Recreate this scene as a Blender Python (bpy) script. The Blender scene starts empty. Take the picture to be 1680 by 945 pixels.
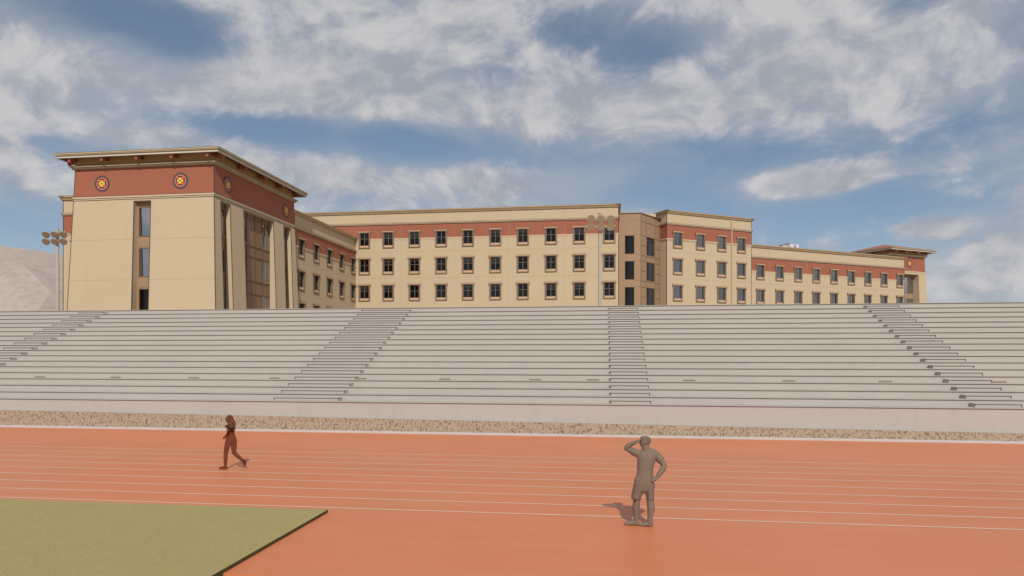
import bpy, bmesh, math, random
from math import sin, cos, tan, atan, atan2, radians as R, pi, sqrt
from mathutils import Vector, Matrix, Euler

random.seed(11)
scene = bpy.context.scene
col = scene.collection

# ------------------------------------------------------------------ camera figures (metres; eye 3.5 m above the track)
FPX, CX, HZ, EYE = 1120.0, 840.0, 578.0, 3.5       # 24 mm lens on a 36 mm wide sensor

# ================================================================== node helpers
class NT:
    def __init__(self, tree):
        self.t = tree; self.n = tree.nodes; self.l = tree.links
        self.n.clear()
    def node(self, typ, **kw):
        nd = self.n.new(typ)
        for k, v in kw.items(): setattr(nd, k, v)
        return nd
    def put(self, sock, val):
        if isinstance(val, bpy.types.NodeSocket): self.l.new(val, sock)
        elif val is not None:
            if isinstance(val, (tuple, list)) and len(val) == 3 and sock.type == 'RGBA': val = (*val, 1)
            sock.default_value = val
    def math(self, op, a, b=None, c=None, clamp=False):
        nd = self.node('ShaderNodeMath', operation=op, use_clamp=clamp)
        self.put(nd.inputs[0], a)
        if b is not None: self.put(nd.inputs[1], b)
        if c is not None: self.put(nd.inputs[2], c)
        return nd.outputs[0]
    def vmath(self, op, a, b=None):
        nd = self.node('ShaderNodeVectorMath', operation=op)
        self.put(nd.inputs[0], a)
        if b is not None: self.put(nd.inputs[1], b)
        return nd.outputs[0]
    def noise(self, vec, scale, detail=4, rough=.5, dist=0.0):
        nd = self.node('ShaderNodeTexNoise')
        self.put(nd.inputs['Vector'], vec)
        nd.inputs['Scale'].default_value = scale; nd.inputs['Detail'].default_value = detail
        nd.inputs['Roughness'].default_value = rough; nd.inputs['Distortion'].default_value = dist
        return nd.outputs[0]
    def maprange(self, v, a, b, c, d, smooth=False):
        nd = self.node('ShaderNodeMapRange')
        if smooth: nd.interpolation_type = 'SMOOTHSTEP'
        for i, x in enumerate((v, a, b, c, d)): self.put(nd.inputs[i], x)
        return nd.outputs[0]
    def mix(self, f, a, b, blend='MIX'):
        nd = self.node('ShaderNodeMix', data_type='RGBA', blend_type=blend)
        self.put(nd.inputs[0], f); self.put(nd.inputs[6], a); self.put(nd.inputs[7], b)
        return nd.outputs[2]

def new_mat(name):
    m = bpy.data.materials.new(name); m.use_nodes = True
    return m, NT(m.node_tree)

def out(nt, shader):
    o = nt.node('ShaderNodeOutputMaterial'); nt.l.new(shader, o.inputs[0])

def surf(name, colour, rough=.8, var=.08, vscale=1.5, fine=.05, fscale=40, bump=.0, bscale=60, bdist=.01, metal=0.0, spec=.3, stretch=(1, 1, 1), streak=0):
    """plain weathered surface: broad tonal patches, fine grain, small relief"""
    m, nt = new_mat(name)
    geo = nt.node('ShaderNodeNewGeometry')
    pos = nt.vmath('MULTIPLY', geo.outputs['Position'], stretch)
    n1 = nt.noise(pos, vscale, 5, .6)
    n2 = nt.noise(pos, fscale, 2, .6)
    v = nt.math('MULTIPLY_ADD', nt.math('SUBTRACT', n1, .5), var * 2.6, 1.0)
    v2 = nt.math('MULTIPLY_ADD', nt.math('SUBTRACT', n2, .5), fine * 2.6, v)
    if streak:
        n3 = nt.noise(nt.vmath('MULTIPLY', geo.outputs['Position'], (2.4, 2.4, .16)), 1.0, 5, .65)
        v2 = nt.math('MULTIPLY', v2, nt.maprange(n3, .5, .85, 1.0, 1.0 - streak))
    hs = nt.node('ShaderNodeVectorMath', operation='SCALE')
    hs.inputs[0].default_value = colour; nt.put(hs.inputs[3], v2)
    p = nt.node('ShaderNodeBsdfPrincipled')
    nt.l.new(hs.outputs[0], p.inputs['Base Color'])
    p.inputs['Roughness'].default_value = rough; p.inputs['Metallic'].default_value = metal
    p.inputs['Specular IOR Level'].default_value = spec
    if bump:
        b = nt.node('ShaderNodeBump'); b.inputs['Strength'].default_value = bump; b.inputs['Distance'].default_value = bdist
        nt.l.new(nt.noise(pos, bscale, 3, .6), b.inputs['Height']); nt.l.new(b.outputs[0], p.inputs['Normal'])
    out(nt, p.outputs[0])
    return m

CREAM = (.515, .402, .265)
M = {}
M['cream'] = surf('cream stucco', CREAM, .9, .035, .35, .02, 22, .25, 55, .006, streak=.05)
M['creamtrim'] = surf('cream moulding', (.535, .42, .285), .85, .03, .6, .02, 30)
M['red'] = surf('red stucco', (.325, .113, .068), .9, .05, .5, .03, 25, .25, 55, .006)
M['ochre'] = surf('ochre frieze', (.50, .315, .135), .85, .05, .8)
M['joint'] = surf('sealant joint', (.40, .30, .19), .8, .02)
M['fascia'] = surf('painted fascia', (.60, .54, .47), .6, .03, .8)
M['fascia_top'] = surf('tan gutter', (.50, .39, .23), .6, .03, .8)
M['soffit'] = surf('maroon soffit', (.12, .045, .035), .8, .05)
M['bracket'] = surf('red timber bracket', (.33, .10, .065), .7, .05)
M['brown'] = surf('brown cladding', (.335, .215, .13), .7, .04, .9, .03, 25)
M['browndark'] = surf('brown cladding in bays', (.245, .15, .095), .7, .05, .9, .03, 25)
M['mullion'] = surf('bronze mullion', (.16, .10, .06), .5, .04)
M['surround'] = surf('brown stone surround', (.24, .165, .10), .8, .06, 2, .04, 40)
M['header'] = surf('tan stone header', (.47, .305, .19), .8, .05, 2, .04, 40)
M['metal'] = surf('grey window metal', (.21, .20, .195), .5, .03)
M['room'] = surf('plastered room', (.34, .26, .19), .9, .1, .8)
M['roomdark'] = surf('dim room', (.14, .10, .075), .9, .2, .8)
M['blindtan'] = surf('tan blind', (.27, .235, .185), .8, .05)
M['painted_reflection'] = surf('blue grey curtain', (.27, .34, .46), .9, .06)  # sky reflection of the link's turned panes, painted as a blue grey colour
M['blinddim'] = surf('dim olive blind', (.135, .12, .095), .9, .06)
M['blind'] = surf('pale roller blind', (.36, .33, .29), .8, .04)
M['roofing'] = surf('grey roof membrane', (.30, .28, .26), .9, .06)
M['tile'] = surf('red roof tile', (.33, .13, .085), .8, .12, 1.2, .12, 18, .5, 8, .03)
M['concrete'] = surf('pale concrete', (.425, .388, .358), .88, .06, .25, .04, 14, .2, 40, .004, streak=.05)
M['concfront'] = surf('pale concrete front wall', (.41, .395, .378), .88, .06, .35, .03, 14, .2, 40, .004, streak=.07)
M['stepedge'] = surf('dark step edging', (.13, .12, .115), .8, .05)
M['edge'] = surf('dark edge trim', (.085, .068, .052), .8, .05)
M['drain'] = surf('bronze drain', (.22, .17, .10), .6, .05)
M['kerbwhite'] = surf('white painted kerb', (.47, .455, .445), .6, .08, 1.5, .04, 30)
M['lane'] = surf('white lane paint', (.66, .52, .40), .7, .06, 3)
M['pole'] = surf('galvanised pole', (.44, .38, .29), .5, .05, 2, metal=.1)
M['lamp'] = surf('tan lamp housing', (.30, .225, .145), .55, .05, 5)
M['lampback'] = surf('pale lamp fitting', (.42, .36, .28), .5, .05, 5)
M['unitwhite'] = surf('white enamel casing', (.62, .58, .56), .5, .03)
M['unitdark'] = surf('dark fan cowl', (.06, .055, .05), .6, .05)
M['soil'] = surf('dark turf edge', (.085, .065, .028), .95, .35, 9, .5, 60, .8, 60, .01)
M['m_rim'] = surf('dark stone rim', (.105, .09, .07), .7, .15, 9)
M['m_blue'] = surf('navy glaze', (.016, .032, .16), .4, .05)
M['m_orange'] = surf('orange glaze', (.72, .205, .03), .4, .05)
M['m_yellow'] = surf('yellow glaze', (.78, .62, .045), .4, .05)
M['figure'] = surf('grey brown figure', (.195, .145, .112), .95, .03, 3, .02, 60, spec=.1)
M['figshort'] = surf('grey brown shorts', (.185, .137, .106), .95, .03, 3, .02, 60, spec=.1)
M['fighair'] = surf('grey brown hair', (.16, .12, .095), .95, .05, 8, .05, 90, spec=.1)

def glass(name, refl, tint, gloss):
    m, nt = new_mat(name)
    tr = nt.node('ShaderNodeBsdfTransparent'); tr.inputs[0].default_value = (*tint, 1)
    gl = nt.node('ShaderNodeBsdfGlossy'); gl.inputs['Color'].default_value = (*gloss, 1); gl.inputs['Roughness'].default_value = .03
    lw = nt.node('ShaderNodeFresnel'); lw.inputs[0].default_value = 1.5
    f = nt.math('ADD', lw.outputs[0], refl, clamp=True)
    mx = nt.node('ShaderNodeMixShader'); nt.put(mx.inputs[0], f)
    nt.l.new(tr.outputs[0], mx.inputs[1]); nt.l.new(gl.outputs[0], mx.inputs[2])
    out(nt, mx.outputs[0])
    return m
M['glass'] = glass('clear window glass', .0, (.72, .70, .68), (.8, .78, .76))
M['coated'] = glass('coated window glass', .40, (.45, .46, .47), (.62, .62, .62))

M['silver'] = glass('silvered window glass', .62, (.45, .46, .47), (.70, .70, .70))
M['bluish'] = glass('bluish window glass', .16, (.50, .62, .80), (.75, .85, 1))
# rubber track: fine granules, faint broad wear
def track_mat():
    m, nt = new_mat('orange rubber track')
    geo = nt.node('ShaderNodeNewGeometry'); pos = geo.outputs['Position']
    a = nt.noise(pos, .22, 5, .6); b = nt.noise(pos, 90, 2, .7); c = nt.noise(nt.vmath('MULTIPLY', pos, (.35, 2.2, 1)), .9, 4, .6)
    base = nt.mix(nt.maprange(a, .3, .7, 0, 1), (.565, .175, .068), (.62, .205, .088))
    base = nt.mix(nt.maprange(c, .45, .75, 0, .28), base, (.72, .28, .150))
    base = nt.mix(nt.maprange(b, .35, .7, 0, .35), base, (.54, .165, .070))
    p = nt.node('ShaderNodeBsdfPrincipled'); nt.l.new(base, p.inputs['Base Color'])
    p.inputs['Roughness'].default_value = .42; p.inputs['Specular IOR Level'].default_value = .5
    bp = nt.node('ShaderNodeBump'); bp.inputs['Strength'].default_value = .35; bp.inputs['Distance'].default_value = .004
    nt.l.new(b, bp.inputs['Height']); nt.l.new(bp.outputs[0], p.inputs['Normal'])
    out(nt, p.outputs[0]); return m
M['track'] = track_mat()

def turf_mat():
    m, nt = new_mat('dry short turf')
    geo = nt.node('ShaderNodeNewGeometry'); pos = geo.outputs['Position']
    a = nt.noise(pos, 1.3, 5, .65); b = nt.noise(pos, 34, 3, .7); c = nt.noise(pos, 80, 2, .7)
    base = nt.mix(nt.maprange(a, .3, .7, 0, 1), (.385, .315, .142), (.34, .30, .130))
    base = nt.mix(nt.maprange(nt.noise(pos, 11, 4, .75), .42, .64, 0, .30), base, (.29, .24, .12))
    base = nt.mix(nt.maprange(b, .40, .66, 0, .75), base, (.22, .225, .085))
    base = nt.mix(nt.maprange(c, .50, .72, 0, .8), base, (.54, .38, .20))
    p = nt.node('ShaderNodeBsdfPrincipled'); nt.l.new(base, p.inputs['Base Color'])
    p.inputs['Roughness'].default_value = .95; p.inputs['Specular IOR Level'].default_value = .1
    bp = nt.node('ShaderNodeBump'); bp.inputs['Strength'].default_value = .7; bp.inputs['Distance'].default_value = .012
    nt.l.new(b, bp.inputs['Height']); nt.l.new(bp.outputs[0], p.inputs['Normal'])
    out(nt, p.outputs[0]); return m
M['turf'] = turf_mat()

def pebble_mat():
    m, nt = new_mat('pebble dash')
    geo = nt.node('ShaderNodeNewGeometry')
    pos = nt.vmath('MULTIPLY', geo.outputs['Position'], (1, 1, .62))
    a = nt.noise(pos, 11.0, 5, .8); b = nt.noise(pos, 26, 3, .7); c = nt.noise(pos, .8, 3, .5)
    base = nt.mix(nt.maprange(b, .35, .7, 0, 1), (.42, .335, .24), (.34, .265, .19))
    base = nt.mix(nt.maprange(c, .35, .7, 0, .4), base, (.41, .325, .235))
    dark = nt.maprange(nt.math('MULTIPLY_ADD', b, .8, a), .925, .985, 0, .92)
    base = nt.mix(dark, base, (.13, .095, .07))
    p = nt.node('ShaderNodeBsdfPrincipled'); nt.l.new(base, p.inputs['Base Color']); p.inputs['Roughness'].default_value = .95
    bp = nt.node('ShaderNodeBump'); bp.inputs['Strength'].default_value = .6; bp.inputs['Distance'].default_value = .03
    nt.l.new(a, bp.inputs['Height']); nt.l.new(bp.outputs[0], p.inputs['Normal'])
    out(nt, p.outputs[0]); return m
M['pebble'] = pebble_mat()
M['hill'] = surf('pinkish desert hillside', (.385, .32, .285), .95, .06, .02, .20, .40, .0, .4, .8, stretch=(1, .35, 1))
M['plateau'] = surf('pale dry ground', (.36, .30, .24), .95, .1, .1, .1, 5)

def shade_figure():
    """see-through dark red-brown film of the runner figure"""
    m, nt = new_mat('translucent red brown figure')
    geo = nt.node('ShaderNodeNewGeometry')
    tr = nt.node('ShaderNodeBsdfTransparent'); tr.inputs[0].default_value = (.42, .27, .24, 1)
    df = nt.node('ShaderNodeBsdfDiffuse'); df.inputs[0].default_value = (.10, .035, .022, 1)
    mx = nt.node('ShaderNodeMixShader'); mx.inputs[0].default_value = .40
    nt.l.new(tr.outputs[0], mx.inputs[1]); nt.l.new(df.outputs[0], mx.inputs[2])
    cl = nt.node('ShaderNodeBsdfTransparent')
    m2 = nt.node('ShaderNodeMixShader'); nt.l.new(geo.outputs['Backfacing'], m2.inputs[0])
    nt.l.new(mx.outputs[0], m2.inputs[1]); nt.l.new(cl.outputs[0], m2.inputs[2])
    out(nt, m2.outputs[0]); return m
M['film'] = shade_figure()

# ================================================================== mesh helpers
class MB:
    """collects faces and links them as ONE mesh object"""
    def __init__(self): self.v = []; self.f = []; self.mi = []
    def face(self, pts, mi=0):
        n = len(self.v); self.v += [tuple(p) for p in pts]; self.f.append(tuple(range(n, n + len(pts)))); self.mi.append(mi)
    def hexa(self, b, t, mi=0):
        """b, t: four bottom and four top corners, counter-clockwise seen from above"""
        n = len(self.v); self.v += [tuple(p) for p in list(b) + list(t)]
        for q in ((3, 2, 1, 0), (4, 5, 6, 7), (0, 1, 5, 4), (1, 2, 6, 5), (2, 3, 7, 6), (3, 0, 4, 7)):
            self.f.append(tuple(n + i for i in q)); self.mi.append(mi)
    def box(self, x0, x1, y0, y1, z0, z1, mi=0):
        self.hexa([(x0, y0, z0), (x1, y0, z0), (x1, y1, z0), (x0, y1, z0)], [(x0, y0, z1), (x1, y0, z1), (x1, y1, z1), (x0, y1, z1)], mi)
    def prism(self, poly, x0, x1, mi=0, axis='x'):
        """poly: (y, z) outline extruded from x0 to x1"""
        n = len(self.v); k = len(poly)
        self.v += [(x0, y, z) for y, z in poly] + [(x1, y, z) for y, z in poly]
        for i in range(k):
            j = (i + 1) % k
            self.f.append((n + i, n + k + i, n + k + j, n + j)); self.mi.append(mi)
        self.f.append(tuple(n + i for i in range(k))); self.mi.append(mi)
        self.f.append(tuple(n + k + i for i in reversed(range(k)))); self.mi.append(mi)
    def rings(self, rings, cap=True, mi=0):
        n0 = len(self.v); k = len(rings[0])
        for r in rings: self.v += [tuple(p) for p in r]
        for i in range(len(rings) - 1):
            for j in range(k):
                a = n0 + i * k + j; b = n0 + i * k + (j + 1) % k
                self.f.append((a, b, b + k, a + k)); self.mi.append(mi)
        if cap:
            self.f.append(tuple(n0 + j for j in reversed(range(k)))); self.mi.append(mi)
            e = n0 + (len(rings) - 1) * k
            self.f.append(tuple(e + j for j in range(k))); self.mi.append(mi)
    def cone(self, a, b, ra, rb, seg=14, mi=0):
        a = Vector(a); b = Vector(b); d = (b - a).normalized()
        s = d.orthogonal().normalized(); t = d.cross(s)
        mk = lambda c, r: [c + s * (r * cos(2 * pi * i / seg)) + t * (r * sin(2 * pi * i / seg)) for i in range(seg)]
        self.rings([mk(a, ra), mk(b, rb)], True, mi)
    def ball(self, c, rx, ry=None, rz=None, seg=18, rows=11, mi=0, rot=None):
        ry = rx if ry is None else ry; rz = rx if rz is None else rz
        c = Vector(c); rr = []
        for i in range(1, rows):
            th = pi * i / rows
            ring = []
            for j in range(seg):
                ph = 2 * pi * j / seg
                p = Vector((rx * sin(th) * cos(ph), ry * sin(th) * sin(ph), -rz * cos(th)))
                if rot: p = rot @ p
                ring.append(c + p)
            rr.append(ring)
        self.rings(rr, True, mi)
    def limb(self, pts, rad, seg=14, mi=0):
        for i in range(len(pts) - 1): self.cone(pts[i], pts[i + 1], rad[i], rad[i + 1], seg, mi)
        for p, r in zip(pts, rad): self.ball(p, r, mi=mi)
    def build(self, name, mats, parent=None, smooth=False, loc=None, rz=0.0, weld=False, bevel=0):
        me = bpy.data.meshes.new(name)
        me.from_pydata(self.v, [], self.f)
        if not isinstance(mats, (list, tuple)): mats = [mats]
        for m in mats: me.materials.append(m)
        me.polygons.foreach_set('material_index', self.mi)
        if smooth: me.polygons.foreach_set('use_smooth', [True] * len(self.f))
        if weld or bevel:
            bm = bmesh.new(); bm.from_mesh(me)
            bmesh.ops.remove_doubles(bm, verts=bm.verts, dist=1e-5)
            bmesh.ops.recalc_face_normals(bm, faces=bm.faces)
            if bevel: bmesh.ops.bevel(bm, geom=bm.edges[:], offset=bevel, segments=1, affect='EDGES')
            bm.to_mesh(me); bm.free()
        me.update()
        o = bpy.data.objects.new(name, me); col.objects.link(o)
        if parent: o.parent = parent
        if loc: o.location = loc
        o.rotation_euler.z = rz
        return o

def edge_line(mb, a, b, r=.022, mi=0):
    a = Vector(a); b = Vector(b); d = (b - a).normalized()
    s_ = d.orthogonal().normalized() * r; t_ = d.cross(s_).normalized() * r
    mb.rings([[p + s_ + t_, p - s_ + t_, p - s_ - t_, p + s_ - t_] for p in (a, b)], True, mi)

def tag(o, label=None, cat=None, group=None, kind=None):
    for k, v in (('label', label), ('category', cat), ('group', group), ('kind', kind)):
        if v: o[k] = v
    return o

def empty(name, loc, rz=0, label=None, cat=None, group=None):
    o = bpy.data.objects.new(name, None); col.objects.link(o)
    o.empty_display_size = .5
    o.location = loc; o.rotation_euler.z = rz
    return tag(o, label, cat, group)

def clone(o, parent, loc=None, rz=None):
    c = o.copy(); col.objects.link(c); c.parent = parent
    if loc is not None: c.location = loc
    if rz is not None: c.rotation_euler.z = rz
    return c

class Frame:
    """a plan frame: p to the right along the front, q away from the track; in world metres"""
    def __init__(self, x, y, ang): self.o = (x, y); self.a = ang; self.e1 = (cos(ang), sin(ang)); self.e2 = (-sin(ang), cos(ang))
    def xy(self, p, q): return (self.o[0] + p * self.e1[0] + q * self.e2[0], self.o[1] + p * self.e1[1] + q * self.e2[1])
    def p_at(self, px, q):
        """p where the sight line through column px meets the plane q"""
        r = (px - CX) / FPX
        x0, y0 = self.xy(0, q)
        return (r * y0 - x0) / (self.e1[0] - r * self.e1[1])
    def q_at(self, px, p):
        r = (px - CX) / FPX
        x0, y0 = self.xy(p, 0)
        return (r * y0 - x0) / (self.e2[0] - r * self.e2[1])

# ================================================================== ground, track, stand
ZG = 6.15                                   # level of the terrace the halls stand on
AS = R(-7.7)
S = Frame(0, 0, AS)                         # stand frame: p along the lanes, q across the track, camera at 0, 0
def s_obj(mb, name, mats, **kw):
    return mb.build(name, mats, rz=AS, **kw)

mb = MB(); mb.face([(-1500, -300, -.10), (1500, -300, -.10), (1500, 2600, -.10), (-1500, 2600, -.10)])
tag(s_obj(mb, 'ground', M['plateau']), 'pale dry ground reaching to the horizon', kind='structure')

mb = MB(); mb.box(-160, 160, 10.1, 28.46, -.09, 0)
tag(s_obj(mb, 'running_track', M['track']), 'orange rubber running track with white lanes', kind='structure')
mb = MB()
for i in range(9):
    v = 14.69 + i * 1.001
    mb.face([(-160, v - .03, .004), (160, v - .03, .004), (160, v + .03, .004), (-160, v + .03, .004)])
tag(s_obj(mb, 'lane_markings', M['lane']), 'nine thin white lane lines on the orange track', kind='structure')
mb = MB(); mb.box(-160, 160, 28.46, 28.62, -.09, .085)
tag(s_obj(mb, 'kerb', M['kerbwhite'], bevel=.012), 'white kerb along the outer edge of the track', kind='structure')

# turf: a slab laid on the track level, dark cut edge towards the orange apron
mb = MB()
mb.box(-160, -5.98, -6, 14.23, -.09, .062, 1)
mb.face([(-160, -6, .066), (-5.98, -6, .066), (-5.98, 14.23, .066), (-160, 14.23, .066)], 0)
mb.face([(-5.98, -30, -.085), (160, -30, -.085), (160, 10.1, -.085), (-5.98, 10.1, -.085)], 0)
tag(s_obj(mb, 'infield_grass', [M['turf'], M['soil']]), 'dry olive turf field with a dark cut edge beside the orange apron', kind='stuff')

# low pebble-dash wall whose top falls to the right
mb = MB()
zl, zr = .74 + .0091 * 36, .74 - .0091 * 100
def wtop(u): return max(.12, .735 - .0092 * (u + 24))
us = [-160, -80, -60, -40, -20, 0, 20, 40, 60, 160]
for a, b in zip(us[:-1], us[1:]):
    mb.hexa([(a, 28.62, -.09), (b, 28.62, -.09), (b, 28.86, -.09), (a, 28.86, -.09)],
            [(a, 28.62, wtop(a)), (b, 28.62, wtop(b)), (b, 28.86, wtop(b)), (a, 28.86, wtop(a))])
o = s_obj(mb, 'retaining_wall', M['pebble'], weld=True)
tag(o, 'low speckled pebble wall between the white kerb and the concrete stand', 'wall')

# grandstand
V0, Z0, TR, RI, NR = 28.80, 1.335, .70, .289, 17
st = empty('grandstand', (*S.xy(0, V0), 0), AS, 'long pale concrete grandstand of seating steps behind the running track', 'grandstand')
UL, UR = -75, 62
def tier_profile(v, zb, zt, back):
    return [(v, zb), (back, zb), (back, zt), (v - .058, zt), (v - .058, zt - .022), (v, zt - .022)]
mb = MB(); mb.prism(tier_profile(0, -.09, Z0, TR + .2), UL, UR)
mb.build('front_wall', M['concfront'], st, weld=True)
for k in range(1, NR + 1):
    z0, z1 = Z0 + (k - 1) * RI, Z0 + k * RI
    mb = MB(); mb.prism(tier_profile(k * TR, z0 - .15, z1, k * TR + (TR + .2 if k < NR else 1.6)), UL, UR)
    mb.build('seating_tier', M['concrete'], st, weld=True)
step = None
aisles = [(-34.0, -32.15), (-14.8, -11.72), (.25, 1.95), (14.45, 16.2)]
for (a, b) in aisles:
    proto = None
    for k in range(1, NR + 1):
        zb = Z0 + (k - 1) * RI
        if proto is None:
            mb = MB(); w = b - a
            mb.prism([(0, 0), (.37, 0), (.37, RI / 2), (-.05, RI / 2), (-.05, RI / 2 - .02), (0, RI / 2 - .02)], .05, w - .05)
            mb.box(.0, .05, 0, .37, 0, RI / 2 - .022); mb.box(w - .05, w, 0, .37, 0, RI / 2 - .022); mb.box(.0, .05, -.05, .37, RI / 2 - .020, RI / 2 - .001); mb.box(w - .05, w, -.05, .37, RI / 2 - .020, RI / 2 - .001)
            mb.box(.003, .045, -.006, -.0005, .004, RI / 2 - .024, 1); mb.box(w - .045, w - .003, -.006, -.0005, .004, RI / 2 - .024, 1)
            proto = mb.build('aisle_step', [M['concrete'], M['stepedge']], st, loc=(a, k * TR - .37, zb + .003))
        else:
            clone(proto, st, (a, k * TR - .37, zb + .003))
mb = MB(); mb.box(-.27, .27, -.03, 0, 0, .055, 0)
dr = None
for px in (66, 190, 318, 450.5, 592.6, 729.8, 878, 973.3, 1130.8, 1294.3, 1452.5, 1638.5):
    u = S.p_at(px, V0 + 4 * TR)
    if dr is None: dr = mb.build('drain_plate', M['drain'], st, loc=(u, 4 * TR - .003, Z0 + 3 * RI + .004))
    else: clone(dr, st, (u, 4 * TR - .003, Z0 + 3 * RI + .004))

# terrace behind the stand
mb = MB()
vb = V0 + NR * TR + 1.5
mb.hexa([(-400, vb, -.1), (400, vb, -.1), (400, 330, -.1), (-400, 330, -.1)], [(-400, vb + .02, ZG), (400, vb + .02, ZG), (360, 300, ZG), (-360, 300, ZG)])
tag(s_obj(mb, 'terrain', M['plateau']), 'raised terrace of dry ground behind the grandstand', kind='structure')

# hill at the left
def hill():
    prof = [(-900, 46), (-620, 70), (-470, 58), (-360, 47), (-305, 56), (-262, 61), (-250, 57.5), (-232, 53), (-212, 50), (-150, 31), (-80, 14), (0, 4)]
    def ridge(x):
        for (a, za), (b, zb) in zip(prof[:-1], prof[1:]):
            if a <= x <= b: return za + (zb - za) * (x - a) / (b - a)
        return 0
    rnd = random.Random(5)
    nx, ny = 34, 10
    ys = [235 + 32 * j for j in range(ny)]
    vs = []
    for j, y in enumerate(ys):
        for i in range(nx):
            x = -640 + i * 20.5
            w = (y - 235) / 128.0
            f = max(0, w if w <= 1 else 1 - .45 * (w - 1)) ** 1.1
            top = abs(w - 1) < .02
            zz = ZG - 4 + (ridge(x) - ZG + 4) * f
            # spurs and gullies running down from the crest
            zz += 0 if top else (7.5 * sin(x * .043 + w * 1.3) + 3.5 * sin(x * .11 - w * 2.1) + (rnd.random() - .5) * 5) * f * (1 - .35 * f)
            xx = x * y / 363.0 + (0 if top else (rnd.random() - .5) * 9)
            vs.append((xx, y + (0 if top else (rnd.random() - .5) * 14), zz))
    fs = []
    for j in range(ny - 1):
        for i in range(nx - 1):
            a = j * nx + i
            if rnd.random() < .5: fs += [(a, a + 1, a + nx + 1), (a, a + nx + 1, a + nx)]
            else: fs += [(a, a + 1, a + nx), (a + 1, a + nx + 1, a + nx)]
    me = bpy.data.meshes.new('hill'); me.from_pydata(vs, [], fs); me.materials.append(M['hill']); me.update()
    o = bpy.data.objects.new('hill', me); col.objects.link(o)
    return tag(o, 'bare pinkish desert hill behind the left tower', kind='structure')
hill()

# ================================================================== windows
GW, GH = .60, 1.67            # half width and height of the glazed opening
def window_kit():
    """the pieces of one window; x along the wall, -y outwards, z = 0 at the foot of the glass"""
    k = {}
    mb = MB()
    for s in (-1, 1): mb.box(min(s * GW, s * (GW + .16)), max(s * GW, s * (GW + .16)), -.07, .02, -.27, GH)
    mb.box(-GW - .16, GW + .16, -.085, .02, -.38, -.272)
    for s in (-1, 1): mb.box(s * (GW + .01) - .035, s * (GW + .01) + .035, -.105, -.086, -.345, -.285)
    e = .028
    for s in (-1, 1):
        x_ = s * (GW + .16 + e / 2); mb.box(x_ - e / 2, x_ + e / 2, -.06, .01, -.38, GH, 1)
        x_ = s * (GW + e / 2); mb.box(x_ - e / 2, x_ + e / 2, -.078, -.0705, -.27, GH, 1)
    mb.box(-GW - .16, GW + .16, -.075, .01, -.38 - e, -.3805, 1)
    k['surround'] = mb
    mb = MB()
    mb.box(-GW - .26, GW + .26, -.15, .02, GH + .06, GH + .19)
    mb.box(-GW - .20, GW + .20, -.10, .02, GH + .002, GH + .058)
    for s in (-1, 1): mb.box(s * (GW + .21) - .05, s * (GW + .21) + .05, -.13, .02, GH - .10, GH + .001)
    mb.box(-GW - .26, GW + .26, -.145, .01, GH + .1905, GH + .212, 1)
    for s in (-1, 1):
        x_ = s * (GW + .272); mb.box(x_ - .0118, x_ + .0118, -.14, .01, GH - .10, GH + .19, 1)
    k['header'] = mb
    mb = MB()
    mb.hexa([(-GW, -.10, -.268), (GW, -.10, -.268), (GW, .02, -.268), (-GW, .02, -.268)], [(-GW, -.035, -.03), (GW, -.035, -.03), (GW, .02, -.03), (-GW, .02, -.03)])
    mb.box(-GW, GW, -.045, .10, -.028, .0)
    k['sill'] = mb
    mb = MB(); t = .035
    mb.box(-GW, -GW + t, .10, .15, 0, GH); mb.box(GW - t, GW, .10, .15, 0, GH)
    mb.box(-GW + t, GW - t, .10, .15, 0, t); mb.box(-GW + t, GW - t, .10, .15, GH - t, GH)
    mb.box(-.022, .022, .095, .15, t, GH - t)
    k['frame'] = mb
    m2 = MB(); m2.v = list(mb.v); m2.f = list(mb.f); m2.mi = list(mb.mi)
    for a, b in ((-GW + t, -.022), (.022, GW - t)): m2.box(a, b, .10, .148, .90, .935)
    k['framecross'] = m2
    mb = MB()
    for a, b in ((-GW + t, -.022), (.022, GW - t)): mb.face([(a, .125, t), (b, .125, t), (b, .125, GH - t), (a, .125, GH - t)])
    k['pane'] = mb
    return k
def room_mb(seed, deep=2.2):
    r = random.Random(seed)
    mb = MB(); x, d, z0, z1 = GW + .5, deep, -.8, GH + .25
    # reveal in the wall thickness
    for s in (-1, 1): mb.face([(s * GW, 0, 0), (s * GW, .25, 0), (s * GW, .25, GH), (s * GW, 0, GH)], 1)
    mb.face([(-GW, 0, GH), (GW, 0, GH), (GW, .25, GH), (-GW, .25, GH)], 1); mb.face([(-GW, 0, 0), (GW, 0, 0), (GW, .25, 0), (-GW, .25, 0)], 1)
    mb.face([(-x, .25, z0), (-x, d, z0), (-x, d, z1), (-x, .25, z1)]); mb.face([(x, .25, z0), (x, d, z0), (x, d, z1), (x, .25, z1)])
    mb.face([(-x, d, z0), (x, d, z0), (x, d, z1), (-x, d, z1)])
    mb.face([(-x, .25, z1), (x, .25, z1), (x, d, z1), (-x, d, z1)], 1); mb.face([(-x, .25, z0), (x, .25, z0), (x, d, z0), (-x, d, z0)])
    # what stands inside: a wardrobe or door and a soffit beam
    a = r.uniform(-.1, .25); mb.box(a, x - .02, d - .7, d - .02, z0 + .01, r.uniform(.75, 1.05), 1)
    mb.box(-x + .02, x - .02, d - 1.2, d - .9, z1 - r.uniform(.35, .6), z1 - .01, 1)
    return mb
WK = window_kit()
WMESH = {}
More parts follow.
